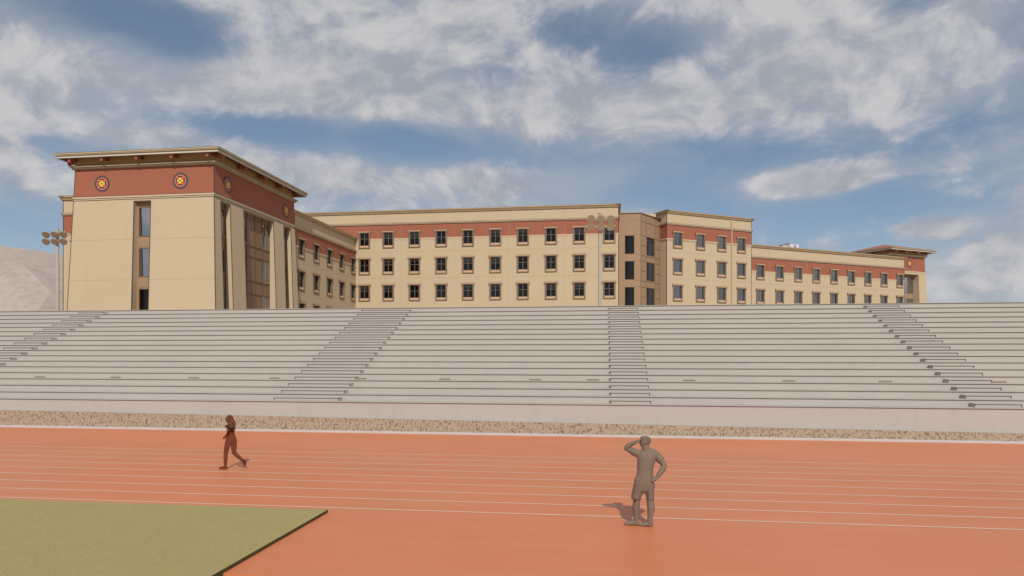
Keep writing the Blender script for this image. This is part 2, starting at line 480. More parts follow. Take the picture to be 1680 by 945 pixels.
def place_window(thing, x, y, z, rz, glassname, roomi, blind=None):
    key = glassname
    def inst(name, mbd, mats, parent, mkey):
        if mkey in WMESH:
            o = bpy.data.objects.new(name, WMESH[mkey]); col.objects.link(o); o.parent = parent; return o
        o = mbd.build(name, mats, parent); WMESH[mkey] = o.data; return o
    w = inst('window', WK['surround'], [M['surround'], M['edge']], thing, 'surround')
    w.location = (x, y, z); w.rotation_euler.z = rz
    inst('header', WK['header'], [M['header'], M['edge']], w, 'header')
    inst('sill', WK['sill'], M['header'], w, 'sill')
    fk = 'framecross' if glassname == 'glass' else 'frame'
    inst('frame', WK[fk], M['metal'], w, fk)
    inst('pane', WK['pane'], M[glassname], w, 'pane' + glassname)
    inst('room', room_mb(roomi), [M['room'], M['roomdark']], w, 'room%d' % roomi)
    if blind:
        mb = MB(); mb.box(-GW + .03, GW - .03, .19, .20, GH - blind, GH - .02)
        inst('blind', mb, M['blind'], w, 'blind%.2f' % blind)
    return w

# ================================================================== facades
def facade(thing, name, mat, origin, ang, u0, u1, z0, z1, holes=(), gone=.0):
    """a wall sheet with window openings. origin (x, y) in the thing, ang = direction of u; z local"""
    ca, sa = cos(ang), sin(ang)
    us = sorted({u0, u1} | {min(max(h, u0), u1) for a in holes for h in (a[0], a[1])})
    zs = sorted({z0, z1} | {min(max(h, z0), z1) for a in holes for h in (a[2], a[3])})
    mb = MB()
    for a, b in zip(us[:-1], us[1:]):
        for c, d in zip(zs[:-1], zs[1:]):
            m, n = (a + b) / 2, (c + d) / 2
            if b - a < 1e-4 or d - c < 1e-4 or any(h[0] < m < h[1] and h[2] < n < h[3] for h in holes): continue
            mb.face([(u * ca, u * sa, z) for u, z in ((a, c), (b, c), (b, d), (a, d))])
    return mb.build(name, mat, thing, loc=(origin[0], origin[1], 0))

def strip(mb, origin, ang, u0, u1, out0, out1, z0, z1, mi=0):
    """a box along a facade, out0..out1 metres proud of it"""
    ca, sa = cos(ang), sin(ang)
    def P(u, o): return (origin[0] + u * ca + o * sa, origin[1] + u * sa - o * ca)
    b = [P(u0, out1), P(u1, out1), P(u1, out0), P(u0, out0)]
    mb.hexa([(*p, z0) for p in b], [(*p, z1) for p in b], mi)

def level_strips(kind):
    """mouldings of a hall: (out, z0, z1, material) from heights of roofline T"""
    return kind

def hall_face(thing, origin, ang, u0, u1, T, cols, rows, glassname, joints_u=(), cap0=0.0, cap1=0.0, seed=0, blinds=None, projecting=False, bare=False):
    """one face of a residence hall; T = top of the parapet above the terrace. Returns nothing: parts go under the thing"""
    zr1, zr0 = T - 1.80, T - 3.66       # red band
    holes = [(u - GW, u + GW, z, z + GH) for u in cols for z in rows]
    facade(thing, 'wall', M['cream'], origin, ang, u0, u1, -.3, zr0, holes)
    facade(thing, 'red_band', M['red'], origin, ang, u0, u1, zr0, zr1, holes)
    facade(thing, 'parapet', M['cream'], origin, ang, u0, u1, zr1, T - .3)
    mb = MB()
    strip(mb, origin, ang, u0 - cap0 * .3, u1 + cap1 * .3, -.35, .30, T - .10, T)
    strip(mb, origin, ang, u0 - cap0 * .2, u1 + cap1 * .2, -.05, .20, T - .23, T - .102, 1)
    strip(mb, origin, ang, u0 - cap0 * .12, u1 + cap1 * .12, -.05, .12, T - .36, T - .232)
    mb.build('cornice', [M['creamtrim'], M['ochre']], thing)
    mb = MB()
    strip(mb, origin, ang, u0 - cap0 * .16, u1 + cap1 * .16, -.02, .16, zr1 + .07, zr1 + .17)
    strip(mb, origin, ang, u0 - cap0 * .08, u1 + cap1 * .08, -.02, .08, zr1 - .06, zr1 + .068)
    mb.build('upper_moulding', M['creamtrim'], thing)
    pr = .09 if projecting else .045
    edges = sorted([u0 - cap0 * pr] + [x for u in cols for x in (u - GW - .17, u + GW + .17)] + [u1 + cap1 * pr])
    for a, b in zip(edges[0::2], edges[1::2]):
        if b > a:
            mb = MB()
            strip(mb, origin, ang, a, b, -.02, pr, zr0 - .14, zr0)
            strip(mb, origin, ang, a, b, -.02, pr * .5, zr0 - .26, zr0 - .142)
            mb.build('string_course', M['creamtrim'], thing)
    mb = MB()
    for r in rows[1:] if rows else ():
        zz = r + GH + .95
        strip(mb, origin, ang, u0, u1, -.01, .005, zz - .014, zz + .014)
    for u in joints_u:
        for a, b in ((-.3, zr0 - .27), (zr0 + .01, zr1 - .07), (zr1 + .18, T - .37)):
            strip(mb, origin, ang, u - .014, u + .014, -.01, .0055, a, b)
    if mb.v: mb.build('control_joints', M['joint'], thing)
    mb = MB(); ca, sa = cos(ang), sin(ang)
    def PT(u, o, z): return (origin[0] + u * ca + o * sa, origin[1] + u * sa - o * ca, z)
    for o, z, c in ((.30, T - .002, .3), (.12, T - .362, .12), (.16, zr1 + .172, .16), (.08, zr1 - .062, .08)):
        edge_line(mb, PT(u0 - cap0 * c, o, z), PT(u1 + cap1 * c, o, z), .012)
    for u, c in ((u0, cap0), (u1, cap1)):
        if c: edge_line(mb, PT(u, .0, -.3), PT(u, .0, T - .37), .026)
    mb.build('edge_trim', M['edge'], thing)
    for j, z in enumerate(rows):
        for i, u in enumerate(cols):
            x, y = origin[0] + u * cos(ang), origin[1] + u * sin(ang)
            bl = None
            if blinds:
                bl = blinds[(i * 3 + j * 5 + seed) % len(blinds)]
            place_window(thing, x, y, z, ang, glassname, (i * 2 + j * 3 + seed) % 6, bl)

def roof_slab(thing, pts, z, h=.3):
    mb = MB()
    n = len(pts)
    mb.face([(x, y, z) for x, y in pts])
    return mb.build('roof', M['roofing'], thing)

# ---- medallion kit
def medallion(thing, loc, rz, r=.71):
    """round crest: dark rim, navy field, orange ring with octagon inside, orange square, yellow star; -y outwards"""
    N = 40
    def ring(mb, r0, r1, y0, y1):
        for i in range(N):
            a, b = 2 * pi * i / N, 2 * pi * (i + 1) / N
            P = lambda rr, t, y: (rr * cos(t), y, rr * sin(t))
            mb.face([P(r0, a, y1), P(r1, a, y1), P(r1, b, y1), P(r0, b, y1)])
            mb.face([P(r1, a, y1), P(r1, a, y0), P(r1, b, y0), P(r1, b, y1)])
            mb.face([P(r0, a, y0), P(r0, a, y1), P(r0, b, y1), P(r0, b, y0)])
    mb = MB(); ring(mb, r * .86, r, .05, -.05)
    o = mb.build('medallion', M['m_rim'], thing, loc=loc, rz=rz)
    mb = MB(); mb.face([(r * .87 * cos(2 * pi * i / N), -.03, r * .87 * sin(2 * pi * i / N)) for i in range(N)])
    mb.build('navy_field', M['m_blue'], o)
    # orange ring whose inside is an octagon
    mb = MB(); y = -.040
    def oct_r(t, ap):
        t = (t + pi / 8) % (pi / 4) - pi / 8
        return ap / cos(t)
    K = 64
    for i in range(K):
        a, b = 2 * pi * i / K, 2 * pi * (i + 1) / K
        ro = r * .75
        ra, rb = min(oct_r(a, r * .60), ro * .97), min(oct_r(b, r * .60), ro * .97)
        mb.face([(ra * cos(a), y, ra * sin(a)), (ro * cos(a), y, ro * sin(a)), (ro * cos(b), y, ro * sin(b)), (rb * cos(b), y, rb * sin(b))])
    mb.build('orange_ring', M['m_orange'], o)
    mb = MB(); a, b = r * .42, r * .29; y0, y1 = -.035, -.052
    mb.box(-a, a, y1, y0, b, a); mb.box(-a, a, y1, y0, -a, -b); mb.box(-a, -b, y1, y0, -b, b); mb.box(b, a, y1, y0, -b, b)
    mb.build('orange_square', M['m_orange'], o)
    mb = MB(); y = -.062
    pts = []
    for i in range(8):
        t = pi / 2 * (i // 2) + (0 if i % 2 == 0 else pi / 4)
        rr = r * (.385 if i % 2 == 0 else .27)
        pts.append((rr * cos(t), rr * sin(t)))
    c = r * .105
    inner = []
    for i in range(8):
        t = pi / 4 * i
        rr = c if i % 2 == 0 else c * sqrt(2)
        inner.append((rr * cos(t), rr * sin(t)))
    for i in range(8):
        j = (i + 1) % 8
        mb.face([(inner[i][0], y, inner[i][1]), (pts[i][0], y, pts[i][1]), (pts[j][0], y, pts[j][1]), (inner[j][0], y, inner[j][1])])
    mb.build('yellow_star', M['m_yellow'], o)
    return o

# ---- hip roof with eaves and brackets, over a rectangle p0..p1, q0..q1
def hip_roof(thing, p0, p1, q0, q1, zw, zf, ov, rise, brackets):
    """zw: soffit height at the wall, zf: underside of the fascia at the eave"""
    a0, a1, b0, b1 = p0 - ov, p1 + ov, q0 - ov, q1 + ov
    zt = zf + .40
    half = min(a1 - a0, b1 - b0) / 2
    mb = MB()
    if a1 - a0 <= b1 - b0: r0, r1 = ((a0 + a1) / 2, b0 + half), ((a0 + a1) / 2, b1 - half)
    else: r0, r1 = (a0 + half, (b0 + b1) / 2), (a1 - half, (b0 + b1) / 2)
    E = [(a0 - .03, b0 - .03, zt + .004), (a1 + .03, b0 - .03, zt + .004), (a1 + .03, b1 + .03, zt + .004), (a0 - .03, b1 + .03, zt + .004)]
    Rg = [(*r0, zt + rise), (*r1, zt + rise)]
    if a1 - a0 <= b1 - b0:
        mb.face([E[0], E[1], Rg[0]]); mb.face([E[1], E[2], Rg[1], Rg[0]]); mb.face([E[2], E[3], Rg[1]]); mb.face([E[3], E[0], Rg[0], Rg[1]])
    else:
        mb.face([E[0], E[1], Rg[1], Rg[0]]); mb.face([E[1], E[2], Rg[1]]); mb.face([E[2], E[3], Rg[0], Rg[1]]); mb.face([E[3], E[0], Rg[0]])
    roof = mb.build('roof', M['tile'], thing)
    mb = MB()
    def band(o0, o1, z0, z1, mi):
        x0, x1, y0, y1 = a0 - o1, a1 + o1, b0 - o1, b1 + o1
        w = .12
        mb.box(x0, x1, y0, y0 + w + o1 - o0, z0, z1, mi); mb.box(x0, x1, y1 - w - o1 + o0, y1, z0, z1, mi)
        mb.box(x0, x0 + w, y0 + w + o1 - o0, y1 - w - o1 + o0, z0, z1, mi); mb.box(x1 - w, x1, y0 + w + o1 - o0, y1 - w - o1 + o0, z0, z1, mi)
    band(0, 0, zf, zf + .20, 0)
    band(0, .07, zf + .202, zf + .30, 1)
    band(0, .12, zf + .302, zf + .40, 1)
    for o, z in ((0, zf), (.07, zf + .201), (.12, zf + .401)):
        c4 = [(a0 - o, b0 - o, z), (a1 + o, b0 - o, z), (a1 + o, b1 + o, z), (a0 - o, b1 + o, z)]
        for i in range(4): edge_line(mb, c4[i], c4[(i + 1) % 4], .013, 2)
    mb.build('fascia', [M['fascia'], M['fascia_top'], M['edge']], roof)
    mb = MB()
    I = [(p0, q0, zw), (p1, q0, zw), (p1, q1, zw), (p0, q1, zw)]
    O = [(a0 + .1, b0 + .1, zf + .03), (a1 - .1, b0 + .1, zf + .03), (a1 - .1, b1 - .1, zf + .03), (a0 + .1, b1 - .1, zf + .03)]
    for i in range(4):
        j = (i + 1) % 4
        mb.face([I[i], I[j], O[j], O[i]])
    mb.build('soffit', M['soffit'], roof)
    for (x, y, dx, dy) in brackets:
        mb = MB(); L = ov - .14; w = .13
        px, py = -dy * w, dx * w
        A = (x, y); B = (x + dx * L, y + dy * L)
        q = [(A[0] - px, A[1] - py), (B[0] - px, B[1] - py), (B[0] + px, B[1] + py), (A[0] + px, A[1] + py)]
        dzA, dzB = zw - .02, zf + .0
        mb.hexa([(*q[0], dzA - .34), (*q[1], dzB - .30), (*q[2], dzB - .30), (*q[3], dzA - .34)], [(*q[0], dzA), (*q[1], dzB), (*q[2], dzB), (*q[3], dzA)])
        mb.build('roof_bracket', M['bracket'], roof)
    return roof

# ================================================================== the left tower
AL = R(-8.0)
L = Frame(-25.28, 57.9, AL)
BT = .035                    # batter of the tower walls
def lz(z): return z - ZG     # world height -> height above the terrace
W_, D_ = 13.2, 15.1
tw = empty('corner_tower', (*L.xy(0, 0), ZG), AL, 'large left cream tower with red top band, four round crests and wide eaves', 'tower')
def batter(z): return BT * (17.0 - z)      # how far the wall at world height z stands outside its plan line
ZB, ZA, ZC, ZT = ZG - .3, 16.55, 17.03, 19.6
def F(p, z, d=0.0): return (p, -batter(z) + d, lz(z))                     # on the front face
def Rt(q, z, d=0.0): return (batter(z) - d, q, lz(z))                     # on the right face
def Lf(q, z): return (-W_ - batter(z), q, lz(z))
def bat_quad(mb, fn, u0, u1, z0, z1, edge0=0, edge1=0, mi=0):
    """quad on a battered face; edge0/edge1 = -1/+1 when that end is a corner of the tower and leans outwards"""
    P = lambda u, z, e: fn(u + e * batter(z), z)
    mb.face([P(u0, z0, edge0), P(u1, z0, edge1), P(u1, z1, edge1), P(u0, z1, edge0)], mi)
RP0, RP1, RD = -7.42, -5.83, .44          # the front window bay
mb = MB()
bat_quad(mb, F, -W_, RP0, ZB, ZA, -1, 0); bat_quad(mb, F, RP1, 0, ZB, ZA, 0, 1)
bat_quad(mb, F, -W_, 0, ZA, ZC, -1, 1)
mb.face([F(RP0, ZB), F(RP0, ZA), (RP0, RD, lz(ZA)), (RP0, RD, lz(ZB))], 0)
mb.face([F(RP1, ZB), (RP1, RD, lz(ZB)), (RP1, RD, lz(ZA)), F(RP1, ZA)], 0)
mb.face([F(RP0, ZA), F(RP1, ZA), (RP1, RD, lz(ZA)), (RP0, RD, lz(ZA))], 0)
mb.build('front_wall', M['cream'], tw)
COLS = [(0, .95), (2.45, 4.7), (10.35, 12.5), (14.1, D_)]
BAYS = [(.95, 2.45), (4.7, 10.35), (12.5, 14.1)]
mb = MB()
for i, (a, b) in enumerate(COLS): bat_quad(mb, Rt, a, b, ZB, ZA, -1 if i == 0 else 0, 1 if i == 3 else 0)
bat_quad(mb, Rt, 0, D_, ZA, ZC, -1, 1)
for a, b in BAYS:
    mb.face([Rt(a, ZB), Rt(a, ZA), (-RD, a, lz(ZA)), (-RD, a, lz(ZB))]); mb.face([Rt(b, ZB), (-RD, b, lz(ZB)), (-RD, b, lz(ZA)), Rt(b, ZA)])
    mb.face([Rt(a, ZA), Rt(b, ZA), (-RD, b, lz(ZA)), (-RD, a, lz(ZA))])
mb.build('side_wall', M['cream'], tw)
mb = MB()
bat_quad(mb, Lf, D_, 0, ZB, ZC, 1, -1)
bat_quad(mb, lambda p, z: (p, D_ + batter(z), lz(z)), 0, -W_, ZB, ZC, 1, -1)
mb.build('rear_wall', M['cream'], tw)
mb = MB()
bat_quad(mb, F, -W_, 0, ZC, ZT, -1, 1); bat_quad(mb, Rt, 0, D_, ZC, ZT, -1, 1); bat_quad(mb, Lf, D_, 0, ZC, ZT, 1, -1)
bat_quad(mb, lambda p, z: (p, D_ + batter(z), lz(z)), 0, -W_, ZC, ZT, 1, -1)
mb.build('red_band', M['red'], tw)
def ring_band(mb, o, z0, z1, w=.3, p0=-W_, p1=0, q0=0, q1=D_, mi=0):
    x0, x1, y0, y1 = p0 - o, p1 + o, q0 - o, q1 + o
    mb.box(x0, x1, y0, y0 + w, lz(z0), lz(z1), mi); mb.box(x0, x1, y1 - w, y1, lz(z0), lz(z1), mi)
    mb.box(x0, x0 + w, y0 + w, y1 - w, lz(z0), lz(z1), mi); mb.box(x1 - w, x1, y0 + w, y1 - w, lz(z0), lz(z1), mi)
mb = MB(); ring_band(mb, .10, 19.46, 19.60); ring_band(mb, .24, 19.602, 19.74, .45)
mb.build('upper_moulding', M['creamtrim'], tw)
mb = MB(); ring_band(mb, .055, 16.87, 17.05); ring_band(mb, .035, 16.73, 16.868); mb.build('lower_moulding', M['creamtrim'], tw)
mb = MB(); ring_band(mb, -.09, 19.742, 20.55); mb.build('frieze', M['ochre'], tw)
mb = MB()
for u, z0, z1, fn, e in ((-W_, ZB, ZT, F, -1), (0, ZB, ZT, F, 1), (D_, ZB, ZT, Rt, 1), (RP0, ZB, ZA, F, 0), (RP1, ZB, ZA, F, 0)):
    edge_line(mb, fn(u + e * batter(z0), z0), fn(u + e * batter(z1), z1), .026)
for a, b in BAYS:
    for u in (a, b): edge_line(mb, Rt(u, ZB), Rt(u, ZA), .024)
    edge_line(mb, Rt(a, ZA), Rt(b, ZA), .02)
edge_line(mb, F(RP0, ZA), F(RP1, ZA), .02)
for o, z in ((.24, 19.742), (.24, 19.60), (.10, 19.458), (.055, 17.052), (.055, 16.868), (.035, 16.728)):
    edge_line(mb, (-W_ - o, -o, lz(z)), (o, -o, lz(z)), .014); edge_line(mb, (o, -o, lz(z)), (o, D_ + o, lz(z)), .014)
mb.build('edge_trim', M['edge'], tw)
# horizontal joints of the front
mb = MB()
for z in (13.24, 9.74):
    for (a, b, e0, e1) in ((-W_, RP0, -1, 0), (RP1, 0, 0, 1)):
        P = lambda u, zz, e: F(u + e * batter(zz), zz, -.004)
        mb.face([P(a, z - .016, e0), P(b, z - .016, e1), P(b, z + .016, e1), P(a, z + .016, e0)])
mb.build('control_joints', M['joint'], tw)
# front bay: cladding and three tall windows
mb = MB()
gz = [(13.55, 16.10), (10.05, 12.55), (6.5, 9.02)]
x0, x1, yb = RP0 + .002, RP1 - .002, RD - .003
g0, g1 = RP0 + .16, RP1 - .03
spans = [(16.10, ZA - .002), (12.55, 13.55), (9.02, 10.05), (ZB, 6.5)]
for a, b in spans:
    mb.box(g0, g1, yb - .02, yb + .05, lz(a), lz(b)); mb.box(g0, g1, yb - .05, yb - .021, lz(a) + .10, lz(b) - .22)
mb.box(x0, g0 - .001, yb - .06, yb + .05, lz(ZB), lz(ZA) - .004); mb.box(g1 + .001, x1, yb - .03, yb + .05, lz(ZB), lz(ZA) - .004)
mb.build('bay_cladding', M['brown'], tw)
def tall_window(thing, x, y, z0, z1, w, rz, glassname, mull=1, depth=2.6, framemat='mullion', blind=0, roommat='room', blindmat='blindtan'):
    t = .06
    mb = MB()
    mb.box(0, t, -.05, .04, z0, z1); mb.box(w - t, w, -.05, .04, z0, z1); mb.box(t, w - t, -.05, .04, z0, z0 + t); mb.box(t, w - t, -.05, .04, z1 - t, z1)
    for i in range(1, mull + 1):
        c = w * i / (mull + 1); mb.box(c - .025, c + .025, -.045, .035, z0 + t, z1 - t)
    o = mb.build('tall_window', M[framemat], thing, loc=(x, y, 0), rz=rz)
    mb = MB(); mb.face([(t, 0, z0 + t), (w - t, 0, z0 + t), (w - t, 0, z1 - t), (t, 0, z1 - t)])
    mb.build('pane', M[glassname], o)
    mb = MB()
    a, b, d = -.25, w + .25, depth
    mb.face([(a, .06, z0 - .3), (a, d, z0 - .3), (a, d, z1 + .1), (a, .06, z1 + .1)]); mb.face([(b, .06, z0 - .3), (b, d, z0 - .3), (b, d, z1 + .1), (b, .06, z1 + .1)])
    mb.face([(a, d, z0 - .3), (b, d, z0 - .3), (b, d, z1 + .1), (a, d, z1 + .1)], 1)
    mb.face([(a, .06, z1 + .1), (b, .06, z1 + .1), (b, d, z1 + .1), (a, d, z1 + .1)], 1); mb.face([(a, .06, z0 - .3), (b, .06, z0 - .3), (b, d, z0 - .3), (a, d, z0 - .3)])
    mb.box(w * .45, b - .02, d - .25, d - .02, z0 - .2, z0 + (z1 - z0) * .78, 0)
    mb.build('room', [M[roommat], M['roomdark']], o)
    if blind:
        mb = MB(); mb.box(t + .01, t + (w - 2 * t) * blind, .08, .09, z0 + .05, z1 - .05); mb.build('blind', M[blindmat], o)  # a blind in the tower bays; on the link, a panel coloured like reflected sky
    return o
for a, b in gz: tall_window(tw, g0, yb, lz(a), lz(b), g1 - g0, 0, 'silver' if a > 7 else 'glass', 0)
# side bays, seen from along the wall: u runs away from the track (+q), outwards is +p
def side_bay(a, b, widths, wins):
    """widths: column edges as fractions; wins: which columns are glazed"""
    mb = MB(); mm = MB()
    x = -RD + .003
    ed = [a + .03 + (b - a - .06) * f for f in widths]
    zf = [(16.10, ZA - .01), (13.55, 16.10), (12.55, 13.55), (10.25, 12.55), (9.02, 10.25), (6.8, 9.02), (ZB, 6.8)]
    for i, (c, d) in enumerate(zip(ed[:-1], ed[1:])):
        for j, (z0, z1) in enumerate(zf):
            if i in wins and j % 2 == 1: continue
            mb.box(x - .05, x + .012, c + .045, d - .045, lz(z0) + .05, lz(z1) - .05)
            mb.box(x - .05, x, c, d, lz(z0), lz(z1))
        if i in wins:
            for j in (1, 3, 5):
                z0, z1 = zf[j]
                # sloped sill under each window
                mb.hexa([(x, c + .05, lz(z0)), (x + .09, c + .05, lz(z0)), (x + .09, d - .05, lz(z0)), (x, d - .05, lz(z0))],
                        [(x, c + .05, lz(z0) + .26), (x + .02, c + .05, lz(z0) + .26), (x + .02, d - .05, lz(z0) + .26), (x, d - .05, lz(z0) + .26)])
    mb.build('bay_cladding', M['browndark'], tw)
    for e in ed: mm.box(x + .013, x + .08, e - .03, e + .03, lz(ZB), lz(ZA) - .01)
    for z0, z1 in zf[:-1]: mm.box(x + .013, x + .065, ed[0], ed[-1], lz(z0) - .03, lz(z0) + .03)
    mm.build('bay_mullions', M['mullion'], tw)
    for i in wins:
        c, d = ed[i], ed[i + 1]
        for j in (1, 3, 5):
            z0, z1 = zf[j]
            tall_window(tw, x - .02, c + .046, lz(z0) + .262, lz(z1) - .01, d - c - .092, pi / 2, 'coated', 1, 1.5, 'metal', .55)
side_bay(*BAYS[0], [0, 1], (0,))
side_bay(*BAYS[1], [0, .23, .50, .745, 1], (0, 3))
side_bay(*BAYS[2], [0, 1], (0,))
# crests
for px in (167.3, 295.8):
    p = L.p_at(px, 0)
    medallion(tw, (p, -batter(18.2) - .005, lz(18.16)), 0)
for px in (374, 469.5):
    q = L.q_at(px, 0)
    medallion(tw, (batter(18.2) + .005, q, lz(18.2)), pi / 2)
br = []
for p in (-.18, -3.45, -6.7, -9.95, -W_ + .18): br.append((p, .09, 0, -1))
for q in (.3, 3.9, 7.5, 11.1, D_ - .3): br += [(-.09, q, 1, 0), (-W_ + .09, q, -1, 0)]
hip_roof(tw, -W_ + .09, -.09, .09, D_ - .09, lz(20.52), lz(20.24), .98, 1.75, br)

# ================================================================== the low wing behind the tower (and its stub left of it)
ROW = [17.65, 14.15, 10.65, 7.15]
wg = empty('residence_wing', (*L.xy(0, 0), ZG), AL, 'wing of five window columns receding between the large left tower and centre hall', 'building wing', 'residence hall wings')
PW = -.15
T3 = lz(18.68)
colsW = [L.q_at(px, PW) for px in (494.2, 518.6, 540.4, 560.5, 578.9)]
hall_face(wg, (PW, 0), pi / 2, D_ - .25, 33.26, T3, colsW, [lz(z) for z in ROW[1:]], 'glass', (), 0, 0, 2, None, True)
hall_face(wg, (0, 6.0), 0, -19.5, -W_ + .15, T3, [], [], 'glass', (), 1, 0)
mb = MB()
for z in (11.9, 8.4): strip(mb, (0, 6.0), 0, -19.5, -W_ + .1, -.01, .006, lz(z) - .016, lz(z) + .016)
mb.build('control_joints', M['joint'], wg)
hall_face(wg, (-19.5, 0), -pi / 2, -33.2, -6.0, T3, [], [], 'glass', (), 0, 1)
roof_slab(wg, [(-19.4, 6.1), (-.3, 6.1), (-.3, 33.2), (-19.4, 33.2)], T3 - .5)

# ================================================================== the tall middle hall
QM = 33.25
md = empty('residence_hall', (*L.xy(0, QM), ZG), AL, 'cream hall with ten columns of windows under a red band, at the centre', 'building', 'residence hall wings')
colsM = [L.p_at(px, QM) for px in (597.9, 636.9, 679.9, 723.7, 767.7, 812.6, 857.7, 903.8, 950.2, 999.4)]
pE = L.p_at(1014.8, QM)
T4 = lz(22.2)
jm = [L.p_at(px, QM) for px in (658.5, 745.4, 835, 926.5)]
hall_face(md, (0, 0), 0, -16, pE, T4, colsM, [lz(z) for z in ROW[:3]], 'glass', jm, 1, 1, 0, (None, .45, None, .62, .4, None, .55))
hall_face(md, (pE, 0), pi / 2, 0, 14, T4, [], [], 'glass', (), 1, 0)
hall_face(md, (-16, 0), -pi / 2, -14, 0, T4, [], [], 'glass', (), 0, 1)
roof_slab(md, [(-15.9, .1), (pE - .1, .1), (pE - .1, 14), (-15.9, 14)], T4 - .6)

# ================================================================== the right-hand block and long wing
AR = R(24.3)
Q = Frame(20.37, 89.8, AR)
rb = empty('residence_block', (*Q.xy(0, 0), ZG), AR, 'tall cream and red block four windows wide, right of the brown glazed link', 'building', 'residence hall wings')
pB = Q.p_at(1232.8, 0)
colsB = [Q.p_at(px, 0) for px in (1111.8, 1149.1, 1183.9, 1216.2)]
pj = Q.p_at(1199.4, 0)
hall_face(rb, (0, 0), 0, 0, pB, T4, colsB, [lz(z) for z in ROW[:3]], 'coated', (), 1, 1, 1, None, True)
hall_face(rb, (0, 0), -pi / 2, -13, 0, T4, [], [], 'coated', (), 0, 1, 0, None, True)
hall_face(rb, (pB, 0), pi / 2, 0, 13, T4, [], [], 'coated', (), 1, 0, 0, None, True)
mb = MB()
strip(mb, (0, 0), 0, pj - .05, pj + .05, .0, .22, lz(10) - 4, T4 - .4)
mb.build('downpipe', M['creamtrim'], rb)
mb = MB()
for z in (ROW[0] - .55, ROW[1] - .55):
    strip(mb, (0, 0), -pi / 2, -3, 0, -.01, .006, lz(z) - .016, lz(z) + .016)
mb.build('control_joints', M['joint'], rb)
e = (4.6, pB + .4, 2.4, 12.0); zz = T4 - .2
mb = MB()
A = [(e[0], e[2], zz), (e[1], e[2], zz), (e[1], e[3], zz), (e[0], e[3], zz)]
B_ = [(e[0] + .5, 6.6, zz + 1.75), (e[1] - 3.6, 6.6, zz + 1.6)]
mb.face([A[0], A[1], B_[1], B_[0]]); mb.face([A[1], A[2], B_[1]]); mb.face([A[2], A[3], B_[0], B_[1]]); mb.face([A[3], A[0], B_[0]])
mb.build('roof', M['tile'], rb)
mb = MB(); mb.face([(.1, .1, T4 - .7), (pB - .1, .1, T4 - .7), (pB - .1, 13, T4 - .7), (.1, 13, T4 - .7)]); mb.build('roof_deck', M['roofing'], rb)

QL = .25
lw = empty('residence_wing', (*Q.xy(pB, QL), ZG), AR, 'long low cream wing of nine window columns ending at the far right tower', 'building wing', 'residence hall wings')
pW = Q.p_at(1483.5, QL)
colsL = [Q.p_at(px, QL) - pB for px in (1247.4, 1279, 1309.6, 1339.0, 1368.2, 1396.5, 1423.7, 1450.2, 1476.1)]
jl = [Q.p_at(px, QL) - pB for px in (1262.5, 1324.3, 1381.7, 1436.5)]
hall_face(lw, (0, 0), 0, .003, pW - pB, T3, colsL, [lz(z) for z in ROW[1:3]], 'coated', jl, 0, 1, 3)
hall_face(lw, (pW - pB, 0), pi / 2, 0, 3.2, T3, [], [], 'coated', (), 1, 0)
roof_slab(lw, [(.1, .1), (pW - pB - .1, .1), (pW - pB - .1, 13), (.1, 13)], T3 - .45)

# ---- brown glazed link between hall and block
m_end = L.xy(pE + .02, QM + 1.15)
ldir = L.e1
c0 = m_end; c1 = None
r = (1050.6 - CX) / FPX
t = (r * c0[1] - c0[0]) / (ldir[0] - r * ldir[1])
c1 = (c0[0] + t * ldir[0], c0[1] + t * ldir[1])
c2 = Q.xy(.0, 1.5)
gk = empty('glazed_link', (*c0, ZG), AL, 'brown clad link with two columns of tall windows, right of the centre hall', 'building', 'residence hall wings')
def lk(pt):
    d = (pt[0] - c0[0], pt[1] - c0[1]); return (d[0] * cos(AL) + d[1] * sin(AL), -d[0] * sin(AL) + d[1] * cos(AL))
k1, k2 = lk(c1), lk(c2)
TK = lz(21.2)
w1 = k1[0]; a2 = atan2(k2[1] - k1[1], k2[0] - k1[0]); w2 = sqrt((k2[0] - k1[0]) ** 2 + (k2[1] - k1[1]) ** 2)
def u_on(px, base, ang_world):
    r = (px - CX) / FPX; dx, dy = cos(ang_world), sin(ang_world)
    return (r * base[1] - base[0]) / (dx - r * dy)
ga, gb = u_on(1024.7, c0, AL), u_on(1041, c0, AL)
ha, hb = u_on(1060.8, c1, AL + a2), u_on(1074.3, c1, AL + a2)
zwn = [(lz(16.0), lz(18.42)), (lz(12.72), lz(15.16)), (lz(9.4), lz(11.85))]
facade(gk, 'wall', M['brown'], (0, 0), 0, -.3, w1, -.3, TK, [(ga, gb, a, b) for a, b in zwn])
facade(gk, 'wall', M['brown'], k1, a2, 0, w2 + .4, -.3, TK, [(ha, hb, a, b) for a, b in zwn])
mb = MB(); mb.box(-.3, w1 + .02, -.12, .3, TK, TK + .1); strip(mb, k1, a2, .02, w2 + .3, -.3, .12, TK + .003, TK + .1)
mb.build('coping', M['brown'], gk)
mb = MB(); mb.face([(-.3, .3, TK + .06), (w1, .3, TK + .06), (k2[0] + .5, k2[1], TK + .06), (k2[0] + .5, 13, TK + .06), (-.3, 13, TK + .06)])
mb.face([(-.3, 3.0, TK + .05), (k2[0] - .6, 3.9, TK + .05), (k2[0] - .6, 3.9, TK + .62), (-.3, 3.0, TK + .75)], 1)
mb.build('roof', [M['roofing'], M['creamtrim']], gk)
